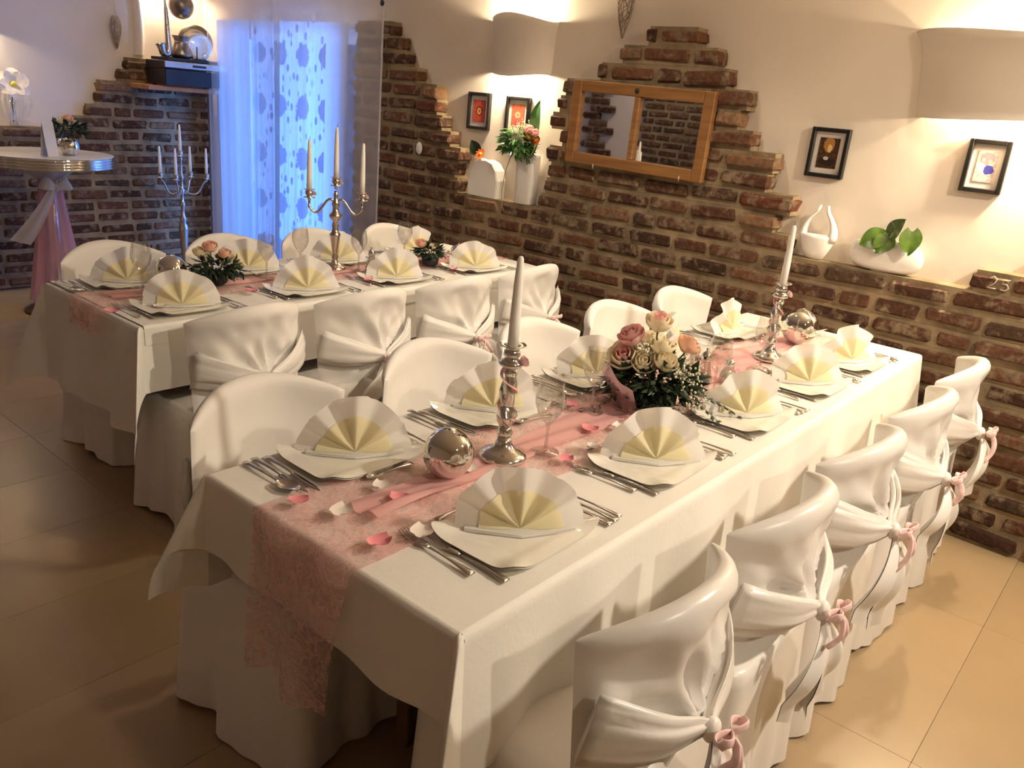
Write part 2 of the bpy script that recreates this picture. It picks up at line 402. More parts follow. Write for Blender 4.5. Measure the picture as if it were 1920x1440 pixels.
# --- bricks
CO = .085
rb = random.Random(3)
def brick_mesh(rnd, mat, rough):
    """worn brick: rounded box whose arrises and faces are knocked about (44 triangles)"""
    b_ = B(); b_.cbox((0, 0, 0), (.24, .11, .060), .010, 0)
    V = []
    for (x, y, z) in b_.V:
        V.append((x+rnd.uniform(-rough, rough)*1.6, y+rnd.uniform(-rough, rough)*.6, z+rnd.uniform(-rough, rough)))
    b_.V = V; return b_.mesh('brick', mat, False)
BR = [brick_mesh(rb, 'brick', .0042) for k in range(14)]
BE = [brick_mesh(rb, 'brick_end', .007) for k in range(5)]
def brick_field(parent, along, face, depth_dir, courses, hidden, seed=1):
    """courses: {k: [(a0, a1, endmask)]} in metres along the wall; bricks stand proud of the recessed mortar.
    Bricks where hidden(a, k) is true stay behind furniture and are joined into one part."""
    r = random.Random(seed); mort = B(); rest = B(); n = 0
    for k, spans in courses.items():
        z = k*CO + CO/2
        for (a0, a1, ends) in spans:
            m0, m1 = a0+.012, a1-.012
            d0, d1 = .009, .105
            if along == 'y':
                mort.box((face+depth_dir*(d0+d1)/2, (m0+m1)/2, z), (d1-d0, m1-m0, CO+.001))
            else:
                mort.box(((m0+m1)/2, face+depth_dir*(d0+d1)/2, z), (m1-m0, d1-d0, CO+.001))
            p = a0 + (0 if ends & 1 else -r.uniform(0, .18))
            first = True
            while p < a1-.03:
                ln = r.choice([.225, .24, .25, .26, .24, .23, .12, .20, .17])
                q = p+ln
                if q > a1-.06: q = a1
                s0, s1 = max(p, a0), min(q, a1)
                if s1-s0 > .035:
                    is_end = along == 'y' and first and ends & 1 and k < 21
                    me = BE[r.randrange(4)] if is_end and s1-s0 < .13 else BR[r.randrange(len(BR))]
                    dz = r.uniform(-.005, .005); px = r.uniform(-.007, .005); hgt = r.uniform(.82, 1.0)
                    if is_end: px -= .008
                    if hidden((s0+s1)/2, k):
                        if along == 'y': rest.cbox((face+.05, (s0+s1)/2, z), (.1, s1-s0, .058), .006)
                        else: rest.cbox(((s0+s1)/2, face+.05, z), (s1-s0, .1, .058), .006)
                    else:
                        if along == 'y':
                            o = put('brick', me, parent, (face+depth_dir*(.05+px), (s0+s1)/2, z+dz), PI/2 + r.uniform(-.02, .02))
                        else:
                            o = put('brick', me, parent, ((s0+s1)/2, face+depth_dir*(.05+px), z+dz), r.uniform(-.02, .02))
                        o.rotation_euler[1] = r.uniform(-.022, .022)
                        o.scale = ((s1-s0)/.24, .95, hgt); n += 1
                first = False
                p = q + r.uniform(.020, .034)
    mort.build('mortar', 'mortar', parent, smooth=False)
    if rest.V: rest.build('hidden_brickwork', 'brick', parent, smooth=False)['kind'] = 'stuff'
    return n
cr = {}
for k in range(12): cr[k] = [(-.35, DOOR[0], 2)]
LS = {12: 3.44, 13: 3.47, 14: 3.434, 15: 3.524, 16: 3.60, 17: 3.65, 18: 3.66, 19: 3.838, 20: 3.95, 21: 4.0, 22: 4.09}
PY = {12: (1.385, 2.83), 13: (1.466, 2.80), 14: (1.40, 2.78), 15: (1.535, 2.80), 16: (1.516, 2.72), 17: (1.64, 2.80), 18: (1.72, 2.76), 19: (1.69, 2.73), 20: (1.807, 2.523), 21: (1.876, 2.405), 22: (1.99, 2.27)}
for k in range(12, 23): cr[k] = [(*PY[k], 3), (LS[k], DOOR[0], 3)]
cr[12].insert(0, (-.35, .64, 2)); cr[13].insert(0, (-.35, .45, 2))
n_br = brick_field(wall_right, 'y', XW, 1, cr, lambda a, k: (a > 1.75 and k < 5) or (a > 2.9 and k < 7) or a < -.12 or (a > .9 and k < 3), 5)
print('bricks right', n_br)
cb = {}
for k in range(13): cb[k] = [(1.15, XW+.06, 0)]
for k, x in {13: 2.63, 14: 2.725, 15: 2.80, 16: 2.82, 17: 2.97, 18: 3.03}.items(): cb[k] = [(x, XW+.06, 1)]
brick_field(wall_back, 'x', YW, 1, cb, lambda a, k: a < 1.7, 8)
cl_ = {}
for k in range(6, 24): cl_[k] = [(4.25, 5.42-.07*(k % 2), 3)] + ([(5.80+.10*((k*7) % 3), 6.12+.1*((k*5) % 2), 3)] if k < 22 else [])
brick_field(wall_left, 'y', XL+.10, -1, cl_, lambda a, k: False, 11)
# scratched number on the free brick at the end of the ledge
b_ = B(); xs = XW+.100-.105-.002
def stroke(pts): b_.tube([(XW-.009, y, z) for (y, z) in pts], .0022, 5)
stroke([(.575, 1.082), (.562, 1.091), (.550, 1.083), (.556, 1.066), (.578, 1.046), (.548, 1.046)])
stroke([(.505, 1.086), (.528, 1.084), (.530, 1.068), (.512, 1.068), (.505, 1.056), (.515, 1.044), (.532, 1.046)])
b_.build('inscription', 'chalk', wall_right)

# --- terrace door behind the curtain
dr = struct(B().box((XP+.30, (DOOR[0]+DOOR[1])/2, -.02), (.1, .1, .01)).build('door_1', 'door_white', smooth=False), 'white glazed terrace door behind the sheer curtain')
dr.data.clear_geometry()
fb = B()
for y in (DOOR[0]+.03, 5.20, DOOR[1]-.03): fb.cbox((XP+.12, y, DOOR[2]/2), (.06, .07, DOOR[2]-.004), .006)
for z in (.06, DOOR[2]-.05): fb.cbox((XP+.12, (DOOR[0]+DOOR[1])/2, z), (.058, DOOR[1]-DOOR[0]-.006, .10), .006)
nd = fb.mesh('door_1', 'door_white', False); dr.data = nd
for (y0, y1) in ((DOOR[0]+.065, 5.165), (5.235, DOOR[1]-.065)):
    B().box((XP+.12, (y0+y1)/2, DOOR[2]/2), (.006, y1-y0, DOOR[2]-.2)).build('pane', 'pane', dr, False)
b_ = B(); b_.tube([(XP+.085, 5.26, .98), (XP+.05, 5.26, .98), (XP+.05, 5.37, .98)], .009, 8); b_.build('door_handle', 'aluminium', dr)
struct(B().box((5.2, 5.2, -.06), (2.7, 6.5, .08)).build('trim_1', 'terrace_stone', smooth=False), 'dark terrace paving outside the glazed door')

# ------------------------------------------------------------------ plaster wall lamps
def sconce(center, w, h, p, wall, label, power, seed, pw=1.3, off=''):
    r = random.Random(seed); ph = [r.uniform(0, 6) for _ in range(4)]
    t = thing('wall_lamp', label, 'wall lamp', center, {'right': 0, 'back': PI/2}[wall])
    # local: wall plane x=0, lamp bulges towards -x, width along y, height z 0..h
    def shell(inner):
        def fn(u, v):
            a = PI*u
            flare = .93+.07*v+.05*max(0, 2*v-1)**4
            zz = h*v + (.018*math.sin(2.3*a+ph[2])*(1 if v > .5 else -.6))*abs(2*v-1)
            e_ = math.sin(a)**pw; return (-max(0, (p*e_*(1+.05*math.sin(3*a+ph[0])) - (.020 if inner else 0))*flare), (w/2)*math.cos(a)*(1+.02*math.sin(2*a+ph[1]))*flare, zz)
        return fn
    b_ = B(); nu, nv = 29, 11
    b_.grid(shell(False), nu, nv); b_.grid(shell(True), nu, nv); n = nu*nv
    for i in range(nu-1):
        for k in (0, nv-1): b_.F.append((i*nv+k, (i+1)*nv+k, n+(i+1)*nv+k, n+i*nv+k))
    b_.build('shade', 'lampshade_plaster', t)
    b2 = B(); b2.lathe([(.004, 0), (.018, .005), (.022, .03), (.026, .06), (.012, .095), (.004, .10)], 12, (-p*.5, 0, h*.5-.05)); b2.build('bulb', 'bulb', t)
    b3 = B(); b3.tube([(0, 0, h*.5-.045), (-p*.5, 0, h*.5-.045)], .010, 8); b3.build('socket', 'white_ceramic', t)
    loc = Vector(center) + (Vector((-p*.5, 0, h*.5)) if wall == 'right' else Vector((0, -p*.5, h*.5)))
    for dz in (-.36, .36):
        lamp('POINT', 'wall_lamp_light'+off, loc+Vector((0, 0, dz*h)), power/2, (1, .84, .58), .025)
    return t
sconce((XP, 3.10, 1.70), .44, .29, .13, 'right', 'curved plaster wall lamp above the two small flower pictures', 42, 1)
sconce((XP, .46, 1.655), 1.20, .30, .17, 'right', 'wide curved plaster wall lamp above the picture of a couple', 66, 2, 1.9, off='_offscreen')
sconce((3.40, YP, 2.14), .40, .28, .13, 'back', 'plaster wall lamp high above the shelf in the corner', 30, 3, off='_offscreen')
sconce((1.95, YP, 1.70), .50, .30, .14, 'back', 'plaster wall lamp on the wall behind the bar table', 17, 4, off='_offscreen')
# plaster ridge left of the shelf corner
def ridge(u, v):
    a = PI*u; return (3.155+.03*math.cos(a)*(1+.25*math.sin(5*v+1))+.012*math.sin(7*v), YP-.05*math.sin(a), 1.64+.9*v)
struct(B().grid(ridge, 13, 24).build('trim_2', 'plaster'), 'rounded plaster ridge beside the corner shelf')

# ------------------------------------------------------------------ door curtain and lace
def drape(y0, y1, z0, z1, x, amp, waves, nu, nv, seed, thick=0):
    r = random.Random(seed); ph = [r.uniform(0, 6.28) for _ in range(5)]
    def fn(u, v):
        y = y0+(y1-y0)*u; z = z0+(z1-z0)*v
        dx = amp*math.sin(2*PI*waves*u+ph[0]+.5*math.sin(2.2*v+ph[1])) + .5*amp*math.sin(2*PI*waves*2.3*u+ph[2])
        return (x+dx*(.55+.45*(1-v)), y+.008*math.sin(3*v+ph[3]), z)
    return B().grid(fn, nu, nv)
t = thing('door_curtain', 'floor-length white sheer curtain glowing blue over the terrace door', 'curtain', (0, 0, 0))
drape(4.05, 5.99, .03, 2.46, 3.50, .012, 5, 120, 20, 4).build('fabric', 'curtain_sheer', t)
b_ = B(); b_.tube([(3.50, 3.95, 2.47), (3.50, 6.10, 2.47)], .013, 10); b_.build('curtain_rod', 'aluminium', t)
for s_, yy in ((-1, 4.045), (1, 5.995)):
    b_ = B(); b_.tube([(3.50, yy, .03), (3.50, yy, 2.46)], .006, 6); b_.build('side_hem', 'curtain_sheer', t)
for y in (4.3, 5.75):
    b_ = B(); b_.tube([(3.50, y, 2.49), (3.70, y, 2.49)], .008, 6); b_.build('bracket', 'aluminium', t)
for (y0, y1, lab) in ((5.27, 5.55, 'narrow lace panel with rose motifs, next to the corner shelf'), (4.70, 5.215, 'wide lace panel with rose motifs between the dark gap and the brick jamb')):
    o = drape(y0, y1, .05, 1.94, 3.575, .008, 3 if y1-y0 < .4 else 5, 60, 12, int(y0*10)).build('lace_panel', 'lace')
    tag(o, lab, 'lace curtain', 'lace panels behind the sheer curtain')
for (y0, y1, lab) in ((5.56, 5.985, 'plain white door panel between the lace and the corner shelf'), (4.46, 4.69, 'plain white door panel between the lace and the brick steps')):
    o = drape(y0, y1, .05, 1.94, 3.570, .006, 2, 40, 10, int(y0*10)).build('plain_panel', 'plain_panel')
    tag(o, lab, 'curtain', 'plain panels behind the sheer curtain')
B().lathe([(0, 0), (.016, 0), (.018, .004), (.016, .008), (0, .008)], 16).xform(Matrix.Translation((3.49, 4.042, 2.04)) @ Matrix.Rotation(-PI/2, 4, 'Y')).build('clip', 'black_plastic', bpy.data.objects['door_curtain'])
# ------------------------------------------------------------------ wall pieces
def picture(y, z, w, h, pm, label, bw=.018):
    t = thing('picture_frame', label, 'picture', (XP, y, z))
    f = B()
    for s_ in (-1, 1):
        f.cbox((-.0125, s_*(w/2-bw/2), 0), (.025, bw, h), .003); f.cbox((-.0125, 0, s_*(h/2-bw/2)), (.0248, w-2*bw+.002, bw), .003)
    f.build('frame', 'black_paint', t, False)
    B().box((-.006, 0, 0), (.006, w-2*bw+.004, h-2*bw+.004)).build('mount', 'mat_board', t, False)
    B().box((-.0105, 0, 0), (.003, w-2*bw-.044, h-2*bw-.046)).build('print', pm, t, False)
picture(3.393, 1.491, .172, .205, 'print_flower_red', 'small black-framed red flower print with a yellow ring, beside the brick steps')
picture(3.098, 1.487, .172, .205, 'print_flower_coral', 'small black-framed coral flower print behind the green wall bouquet')
picture(1.330, 1.471, .166, .208, 'print_room_sepia', 'black-framed dark sepia picture above the white loop vase')
picture(.712, 1.485, .150, .200, 'print_couple_blue', 'black-framed picture of a couple in blue under the wide wall lamp')
# mirror: old window frame with two mirror panes
t = thing('window_mirror', 'two-pane mirror in an old oak window frame on the brick wall', 'mirror', (XW-.012, 2.24, 1.487), 0)
my, mz, fw = .80, .405, .055
mt = Matrix.Rotation(.018, 4, 'X')
for (c_, d_) in (((-.015, -(my/2-fw/2), 0), (.035, fw, mz)), ((-.015, my/2-fw/2, 0), (.035, fw, mz)), ((-.015, 0, mz/2-fw/2), (.034, my-2*fw, fw)), ((-.015, 0, -(mz/2-fw/2)), (.034, my-2*fw, fw)), ((-.015, .01, 0), (.032, .032, mz-2*fw))):
    B().cbox(c_, d_, .004).xform(mt).build('frame_bar', 'oak', t, False)
for (a0, a1) in ((-my/2+fw, -.006), (.026, my/2-fw)):
    B().box((-.008, (a0+a1)/2, 0), (.006, a1-a0+.004, mz-2*fw+.004)).xform(mt).build('mirror_pane', 'mirror_glass', t, False)
B().lathe([(0, 0), (.010, 0), (.012, .006), (.006, .012), (0, .012)], 10).xform(Matrix.Translation((-.032, .01, mz/2-fw/2)) @ Matrix.Rotation(-PI/2, 4, 'Y')).build('knob', 'black_paint', t)
for y in (-.28, .22):
    B().tube([(-.03, y, -mz/2-.012), (-.03, y, -mz/2+.012)], .0035, 6).build('nail', 'aluminium', t)
# oval plaque
tag(B().lathe([(0, 0), (.9, 0), (1, .3), (.9, .8), (0, 1)], 24).xform(Matrix.Translation((XW-.007, 3.778, 1.241)) @ Matrix.Rotation(-PI/2, 4, 'Y') @ Matrix.Diagonal((.037, .027, .008, 1))).build('oval_plaque', 'white_ceramic'), 'small white oval plaque fixed to the stepped bricks', 'plaque')
# woven twig hearts
def twig_drop(loc, h, w, axis, label, seed):
    r = random.Random(seed); t = thing('woven_twig_drop', label, 'ornament', loc)
    b_ = B()
    def P(a, v):
        rad = w/2*math.sin(PI*v**.72)**.8*(1-.25*v); x_, y_ = rad*math.cos(a)*.45, rad*math.sin(a)
        return (x_, y_, -h*v) if axis == 'y' else (y_, x_, -h*v)
    for k in range(34):
        a0, v0 = r.uniform(0, 6.28), r.uniform(.02, .7); da, dv = r.uniform(-2.6, 2.6), r.uniform(.15, .3)
        b_.tube([P(a0+da*i/7, min(.995, v0+dv*i/7)) for i in range(8)], .0022, 4)
    for k in range(10):
        a0 = 2*PI*k/10; b_.tube([P(a0, .02+.97*i/9) for i in range(10)], .0020, 4)
    b_.build('twigs', 'twig', t)
    B().tube([(0, 0, 0), (0, 0, .12)], .0012, 4).build('cord', 'twig', t)
    B().tube([(0, 0, .12), (.035 if axis == 'y' else 0, 0 if axis == 'y' else .035, .125)], .003, 5).build('nail', 'aluminium', t)
twig_drop((XP-.035, 2.45, 2.20), .30, .105, 'y', 'woven twig teardrop hanging on the wall above the mirror', 2)
twig_drop((2.985, YP-.035, 1.90), .235, .085, 'x', 'woven twig teardrop hanging beside the corner shelf', 5)

# ------------------------------------------------------------------ covered chairs
def chair_parts(seed, cloth='satin'):
    r = random.Random(seed); ph = [r.uniform(0, 6.28) for _ in range(12)]
    zk, kx = .585+r.uniform(-.012, .012), r.uniform(-.015, .015)
    hw = .226
    def xs_(z): return .945+.055*min(1, max(0, (z-.42)/.36))
    def ztop(u): return .784+.060*math.cos(u*PI/2)**.8
    def mid(u, z):
        k = (z-.44)/.4
        return -.195-.045*k + .115*(abs(u)**2.2)*(.35+.65*min(1, max(0, k)))
    nu, nf, na, nr = 49, 14, 7, 26
    def prof(u, s):
        zt = ztop(u); t0 = .034*max(0, (1-abs(u)**6))**.5; t = t0
        if s <= nf:                       # front face going up
            z = .42+(zt-t-.42)*s/nf; t *= .70+.30*(1-sstep(0, .045, zt-t0-z)); y = mid(u, z)+t*.75; bulge = .012*math.sin(PI*s/nf)*(1-u*u)
            y += bulge*.6 + .004*math.sin(4*u+5*s/nf+ph[0])*(1-abs(u))
            return (hw*u*xs_(z), y, z)
        if s <= nf+na:
            a = PI*(s-nf)/na; z = zt-t+t*math.sin(a); y = mid(u, zt-t)+t*.75*math.cos(a)
            return (hw*u*xs_(z), y, z)
        q = (s-nf-na)/nr; z = zt-t-(zt-t-.40)*q
        x = hw*u*xs_(z); t *= .62+.38*(1-sstep(0, .045, zt-t0-z)); y = mid(u, z)-t*.75
        dx, dz = x-kx, z-zk; rr = math.hypot(dx, dz*1.15); th = math.atan2(dz, dx)
        edge = (1-abs(u)**6)
        d = .040*math.exp(-(rr/.055)**2)
        d += .016*math.cos(9*th+ph[1]+1.2*math.sin(2*th+ph[2]))*math.exp(-((rr-.085)/.075)**2)
        d += .007*math.cos(6*th+ph[3])*math.exp(-((rr-.19)/.09)**2)
        d += (.005*math.sin(26*x+16*z+ph[4])+.003*math.sin(55*x-24*z+ph[10])+.002*math.sin(90*x+60*z+ph[11]))*sstep(.60, .68, z)*sstep(0, .03, zt-t0-z)
        if dz < 0: d -= .012*sstep(0, .06, -dz)*(1-math.exp(-(dx/.05)**2))
        d += .012*math.exp(-((z-(zk+.055+.30*abs(dx)))/.022)**2)*sstep(.03, .09, abs(dx))   # slack roll of cloth above the tie
        return (x, y-d*edge, z)
    b_ = B(); ns = nf+na+nr
    b_.grid(lambda u, v: prof(2*u-1, round(v*ns)), nu, ns+1)
    back = b_.mesh('back_cover', cloth)
    # seat cover with a skirt to the floor
    b_ = B(); n = 120
    def ring(a, z, v):
        hx, hy, rc = .222+.022*v, .222+.018*v, .05
        per = [2*(hy-rc), rc*PI/2, 2*(hx-rc), rc*PI/2, 2*(hy-rc), rc*PI/2, 2*(hx-rc), rc*PI/2]; tot = sum(per); q = (a/(2*PI)) % 1*tot; w_ = q/tot
        i_ = 0
        while q > per[i_] and i_ < 7: q -= per[i_]; i_ += 1
        cs = ((hx-rc, hy-rc), (-hx+rc, hy-rc), (-hx+rc, -hy+rc), (hx-rc, -hy+rc))[i_//2]; an0 = (i_//2)*PI/2
        if i_ % 2 == 0:
            n_ = (math.cos(an0), math.sin(an0)); t_ = (-n_[1], n_[0]); L_ = per[i_]
            x, y = cs[0]+n_[0]*rc+t_[0]*(q-L_), cs[1]+n_[1]*rc+t_[1]*(q-L_)
        else:
            an = an0+q/rc; n_ = (math.cos(an), math.sin(an)); x, y = cs[0]+n_[0]*rc, cs[1]+n_[1]*rc
        W2 = 2*PI*w_
        f = v**1.3*(.012*math.sin(7*W2+ph[5])+.008*math.sin(12*W2+ph[6])+.005*math.sin(19*W2+ph[7]))
        return (x+n_[0]*f, y+n_[1]*f+.005, z)
    levels = [(.478, -.30), (.476, -.05), (.466, 0), (.44, .08), (.38, .22), (.30, .42), (.22, .6), (.14, .78), (.07, .92), (.012, 1.02)]
    V = [(0, .005, .482)]
    for (z, v) in levels:
        for k in range(n):
            a = 2*PI*k/n
            if v < 0:
                p = ring(a, z, 0); s_ = 1+v*1.0; V.append((p[0]*s_, p[1]*s_, z))
            else:
                zz = z + (.010*math.sin(5*a+ph[8])*(v > .9))
                V.append(ring(a, max(.004, zz), max(0, v)))
    F = [(0, 1+k, 1+(k+1) % n) for k in range(n)]
    for i in range(len(levels)-1):
        for k in range(n): F.append((1+i*n+k, 1+(i+1)*n+k, 1+(i+1)*n+(k+1) % n, 1+i*n+(k+1) % n))
    b_.add(V, F); seat = b_.mesh('seat_cover', cloth)
    yk = mid(0, zk)-.034*.75-.045
    # gathered ties from the sides to the knot
    ties = []
    for sd in (-1, 1):
        pts, rad = [], []
        for i in range(13):
            f = i/12; x = sd*(hw*.985)*(1-f)+kx*f; z = (zk+.045)*(1-f)**1.3+zk*(1-(1-f)**1.3)
            y = (mid(sd*(1-f)*.98, z)-.026-.020*math.sin(PI*f*.9))*(1-f**3)+yk*f**3
            pts.append((x, y, z)); rad.append((.050*(1-f)**.8+.013, .010+.004*math.sin(PI*f)))
        pp = ph[9]+sd
        b_ = B(); b_.tube(pts, rad, 28, True, lambda an, f: .22*math.cos(5*an+pp)*(.4+.6*f)+.12*math.cos(9*an+3*f)); ties.append(b_.mesh('tie', cloth))
    # knot and hanging tails
    b_ = B(); b_.sphere((kx, yk-.008, zk-.004), .020, 16, 10, (1.0, .8, 1.25)); knot = b_.mesh('knot', cloth)
    tails = []
    for sd in (-1, 1):
        ln = .235+r.uniform(-.04, .04); lean = sd*.055+r.uniform(-.02, .02); pp = r.uniform(0, 6)
        def fn(u, v):
            uu = 2*u-1; wd = .016+.105*sstep(0, .6, v)-.012*sstep(.7, 1, v)
            x = kx+lean*v**.8+uu*wd*.72; fold = .020*math.sin(3.2*PI*u+pp)*min(1, .25+v*1.1)
            y = yk-.014-.036*math.sin(PI*min(1, v*1.25))*(1-.4*uu*uu)-fold*(.6)-.01*sd*v
            return (x, y, zk-.01-ln*v*(1-.10*uu*sd))
        b_ = B(); b_.grid(fn, 29, 22)
        def fn2(u, v): p = fn(u, v); return (p[0], p[1]+.022*math.sin(PI*v)*math.sin(PI*u)+.002, p[2])
        b_.grid(fn2, 29, 22); tails.append(b_.mesh('tie_tail', cloth))
    # pink ribbon bow
    b_ = B(); yr = yk-.036
    b_.sphere((kx, yr-.003, zk), .010, 10, 8)
    for sd in (-1, 1):
        loop = [(kx+sd*.034*math.sin(PI*i/12)*1.2, yr-.006-.014*math.sin(2*PI*i/12), zk+.004+.020*math.sin(PI*i/12)*(1 if i < 6 else .5)+.006*math.cos(PI*i/6)) for i in range(13)]
        b_.tube(loop, [(.0085, .0022)]*13, 8)
        tl_ = .075+r.uniform(-.02, .03); sw = sd*.025+r.uniform(-.02, .03)
        b_.tube([(kx+sw*(i/6)+.004*math.sin(i*1.7), yr-.010-.016*math.sin(i*.55), zk-tl_*i/6) for i in range(7)], [(.0085, .002)]*7, 8)
    bow = b_.mesh('ribbon_bow', 'ribbon_pink')
    return [('back_cover', back), ('seat_cover', seat), ('tie', ties[0]), ('tie', ties[1]), ('knot', knot), ('tie_tail', tails[0]), ('tie_tail', tails[1]), ('ribbon_bow', bow)]
CH = [chair_parts(s_) for s_ in (1, 2, 3, 4, 5)]+[chair_parts(s_, 'cover_cloth') for s_ in (6, 7, 8, 9)]
leg_me = B().tube([(0, 0, .0), (0, .004, .2), (0, .01, .44)], [.016, .018, .022], 10).mesh('leg', 'table_wood')
def chair(x, y, rz, var, label, group=None):
    t = thing('covered_chair', label, 'chair', (x, y, 0), rz, group)
    for nm, me in CH[var]: put(nm, me, t)
    for sx in (-1, 1):
        for sy in (-1, 1): put('leg', leg_me, t, (sx*.185, sy*.18, 0))
    return t
ORD = ['first', 'second', 'third', 'fourth', 'fifth']
R1 = [(1.14, .690, .00), (1.64, .690, .03), (2.155, .69, -.02), (2.69, .685, .02), (3.22, .70, .07)]
for i, (x, y, a) in enumerate(R1):
    chair(x, y, a, i, 'satin-covered chair with pink bow, open-floor side of candlestick table, %s from brick wall' % ORD[4-i], 'chairs along the open-floor side')
L1 = [(1.11, 1.512, .02), (1.70, 1.515, -.02), (2.20, 1.51, .02), (2.715, 1.515, .0), (3.235, 1.515, -.02)]
for i, (x, y, a) in enumerate(L1):
    chair(x, y, PI+a, 5+(i+1) % 4, 'white covered chair between the two tables facing the candlestick table, %s from the brick wall' % ORD[4-i], 'chairs between the tables at the candlestick table')
R2 = [(1.525, 2.575, .04), (2.04, 2.56, .0), (2.555, 2.555, -.02), (3.07, 2.57, .06)]
for i, (x, y, a) in enumerate(R2):
    chair(x, y, a, 5+i, 'white covered chair with pink bow tucked into the candelabra table, %s from the brick wall' % ORD[3-i], 'bow-backed chairs at the candelabra table')
L2 = [(1.575, 3.345, .03), (2.105, 3.335, -.02), (2.615, 3.33, .0), (3.13, 3.33, .03)]
for i, (x, y, a) in enumerate(L2):
    chair(x, y, PI+a, 5+(i+2) % 4, 'white covered chair on the window side of the candelabra table, %s from the brick wall' % ORD[3-i], 'chairs on the window side')

# ------------------------------------------------------------------ tables and cloths
ZT = .75
T1 = (.833, 3.487, .727, 1.469); T2 = (1.222, 3.36, 2.57, 3.29)
def table(T_, label, hem):
    x0, x1, y0, y1 = T_; t = thing('dining_table', label, 'table', ((x0+x1)/2, (y0+y1)/2, 0))
    w, d = x1-x0-.02, y1-y0-.02
    B().cbox((0, 0, ZT-.022), (w, d, .032), .004).build('tabletop', 'table_wood', t, False)
    for sx in (-1, 1):
        for sy in (-1, 1):
            B().cbox((sx*(w/2-.34), sy*.085, (ZT-.038)/2), (.045, .045, ZT-.04), .004).build('leg', 'table_wood', t, False)
table(T1, 'long dining table under the white cloth, set with two single candlesticks', .3)
table(T2, 'long dining table under the white cloth, set with a three-armed candelabra', .4)
def tablecloth(T_, z, dx0, dx1, dy0, dy1, seed, label, mat='table_cloth', name='tablecloth', wave=1.0, group=None, squeeze=.40):
    x0, x1, y0, y1 = T_; r = random.Random(seed); b_ = B()
    b_.grid(lambda u, v: (x0+(x1-x0)*u, y0+(y1-y0)*v, z), 24, 8)
    R = .012
    def down(rho):  # rounded table edge then vertical, slight flare
        if rho < R*1.57: a = rho/R; return R*math.sin(a), R*(1-math.cos(a))
        q = rho-R*1.57; return R+.05*q, R+q
    sides = [((x0, y0), (x1, y0), (0, -1), dy0), ((x1, y0), (x1, y1), (1, 0), dx1), ((x1, y1), (x0, y1), (0, 1), dy1), ((x0, y1), (x0, y0), (-1, 0), dx0)]
    for (p, q, nn, d) in sides:
        if d <= 0: continue
        Ls = math.hypot(q[0]-p[0], q[1]-p[1]); ph = [r.uniform(0, 6.28) for _ in range(4)]
        def fn(u, v):
            rho = d*(v**1.4); o_, dz = down(rho); en = min(1, u*Ls/.10, (1-u)*Ls/.10)
            w_ = wave*en*(rho/.3)*(.012*math.sin(2*PI*u*Ls/.42+ph[0])+.008*math.sin(2*PI*u*Ls/.23+ph[1]+rho*4)+.006*math.sin(2*PI*u*Ls/.9+ph[2]))
            return (p[0]+(q[0]-p[0])*u+nn[0]*(o_+w_), p[1]+(q[1]-p[1])*u+nn[1]*(o_+w_), z-dz+en*.004*math.sin(9*u*Ls+ph[3])*v)
        b_.grid(fn, int(max(10, Ls*34)), 16)
    for i in range(4):
        (p, q, n1, d1) = sides[i]; n2, d2 = sides[(i+1) % 4][2], sides[(i+1) % 4][3]
        if d1 <= 0 or d2 <= 0: continue
        sk = r.uniform(-.12, .12)*(q[0] < x0+.1)
        def fn(u, v):
            f = PI/2*u; lim = min(d1/max(1e-6, math.cos(f)), d2/max(1e-6, math.sin(f)))
            rho = lim*(v**1.25); o_, dz = down(rho)
            nx, ny = n1[0]*math.cos(f)+n2[0]*math.sin(f), n1[1]*math.cos(f)+n2[1]*math.sin(f)
            out = rho*(squeeze if q[0] < x0+.1 else .10)*math.sin(2*f)**1.2
            tx, ty = n1[0]-n2[0], n1[1]-n2[1]
            sw = rho*sk*math.sin(2*f)
            ex, ey = (n1[0]+n2[0])*.707, (n1[1]+n2[1])*.707
            return (q[0]+nx*o_+ex*out+tx*sw, q[1]+ny*o_+ey*out+ty*sw, z-dz*(1-.05*math.sin(2*f)))
        b_.grid(fn, 21, 16)
    o = b_.build(name, mat); tag(o, label, name.replace('_', ' ') if name == 'tablecloth' else 'tablecloth', group); return o
tablecloth(T1, ZT+.002, .185, .25, .30, .30, 3, 'white tablecloth on the long candlestick table beside the bow-backed satin chairs')
tablecloth(T2, ZT+.002, .385, .30, .235, .30, 6, 'white tablecloth hanging low on the candelabra table by the curtain')
b_ = tablecloth((1.232, 3.362, 2.568, 3.292), ZT+.0065, 0, .01, .072, .072, 9, 'narrow white top cloth laid over the cloth of the candelabra table', name='table_topper', wave=.25)
# fibre runners with an organza strip
def runner(x0, x1, y0, y1, z, drop, xe, label, seed):
    r = random.Random(seed); ph = [r.uniform(0, 6.28) for _ in range(6)]
    tot = drop+(x1-x0); nu = 130
    def fn(u, v):
        s_ = u*tot; w_ = .006*math.sin(9*s_+ph[0])
        y = y0+(y1-y0)*v + w_
        if s_ < drop:
            q = drop-s_; o_ = .028+.06*q+.018*math.sin(5*v*PI/2+ph[1])*q/.3+.010*math.sin(11*v+7*q)
            return (xe-o_, y+(v-.5)*-.25*q, z-q)
        x = x0+s_-drop; return (x-(.028 if s_ < drop+.03 else 0)*0, y, z+.0015*math.sin(40*x)*math.sin(13*y))
    o = B().grid(fn, nu, 24).build('table_runner', 'fibre_runner')
    return tag(o, label, 'table runner', None)
runner(.805, 3.455, .972, 1.285, ZT+.0075, .34, .833, 'pink fibre table runner falling over the end of the candlestick table', 1)
runner(1.20, 3.37, 2.80, 3.05, ZT+.0115, .10, 1.222, 'pink fibre table runner on the candelabra table', 2)
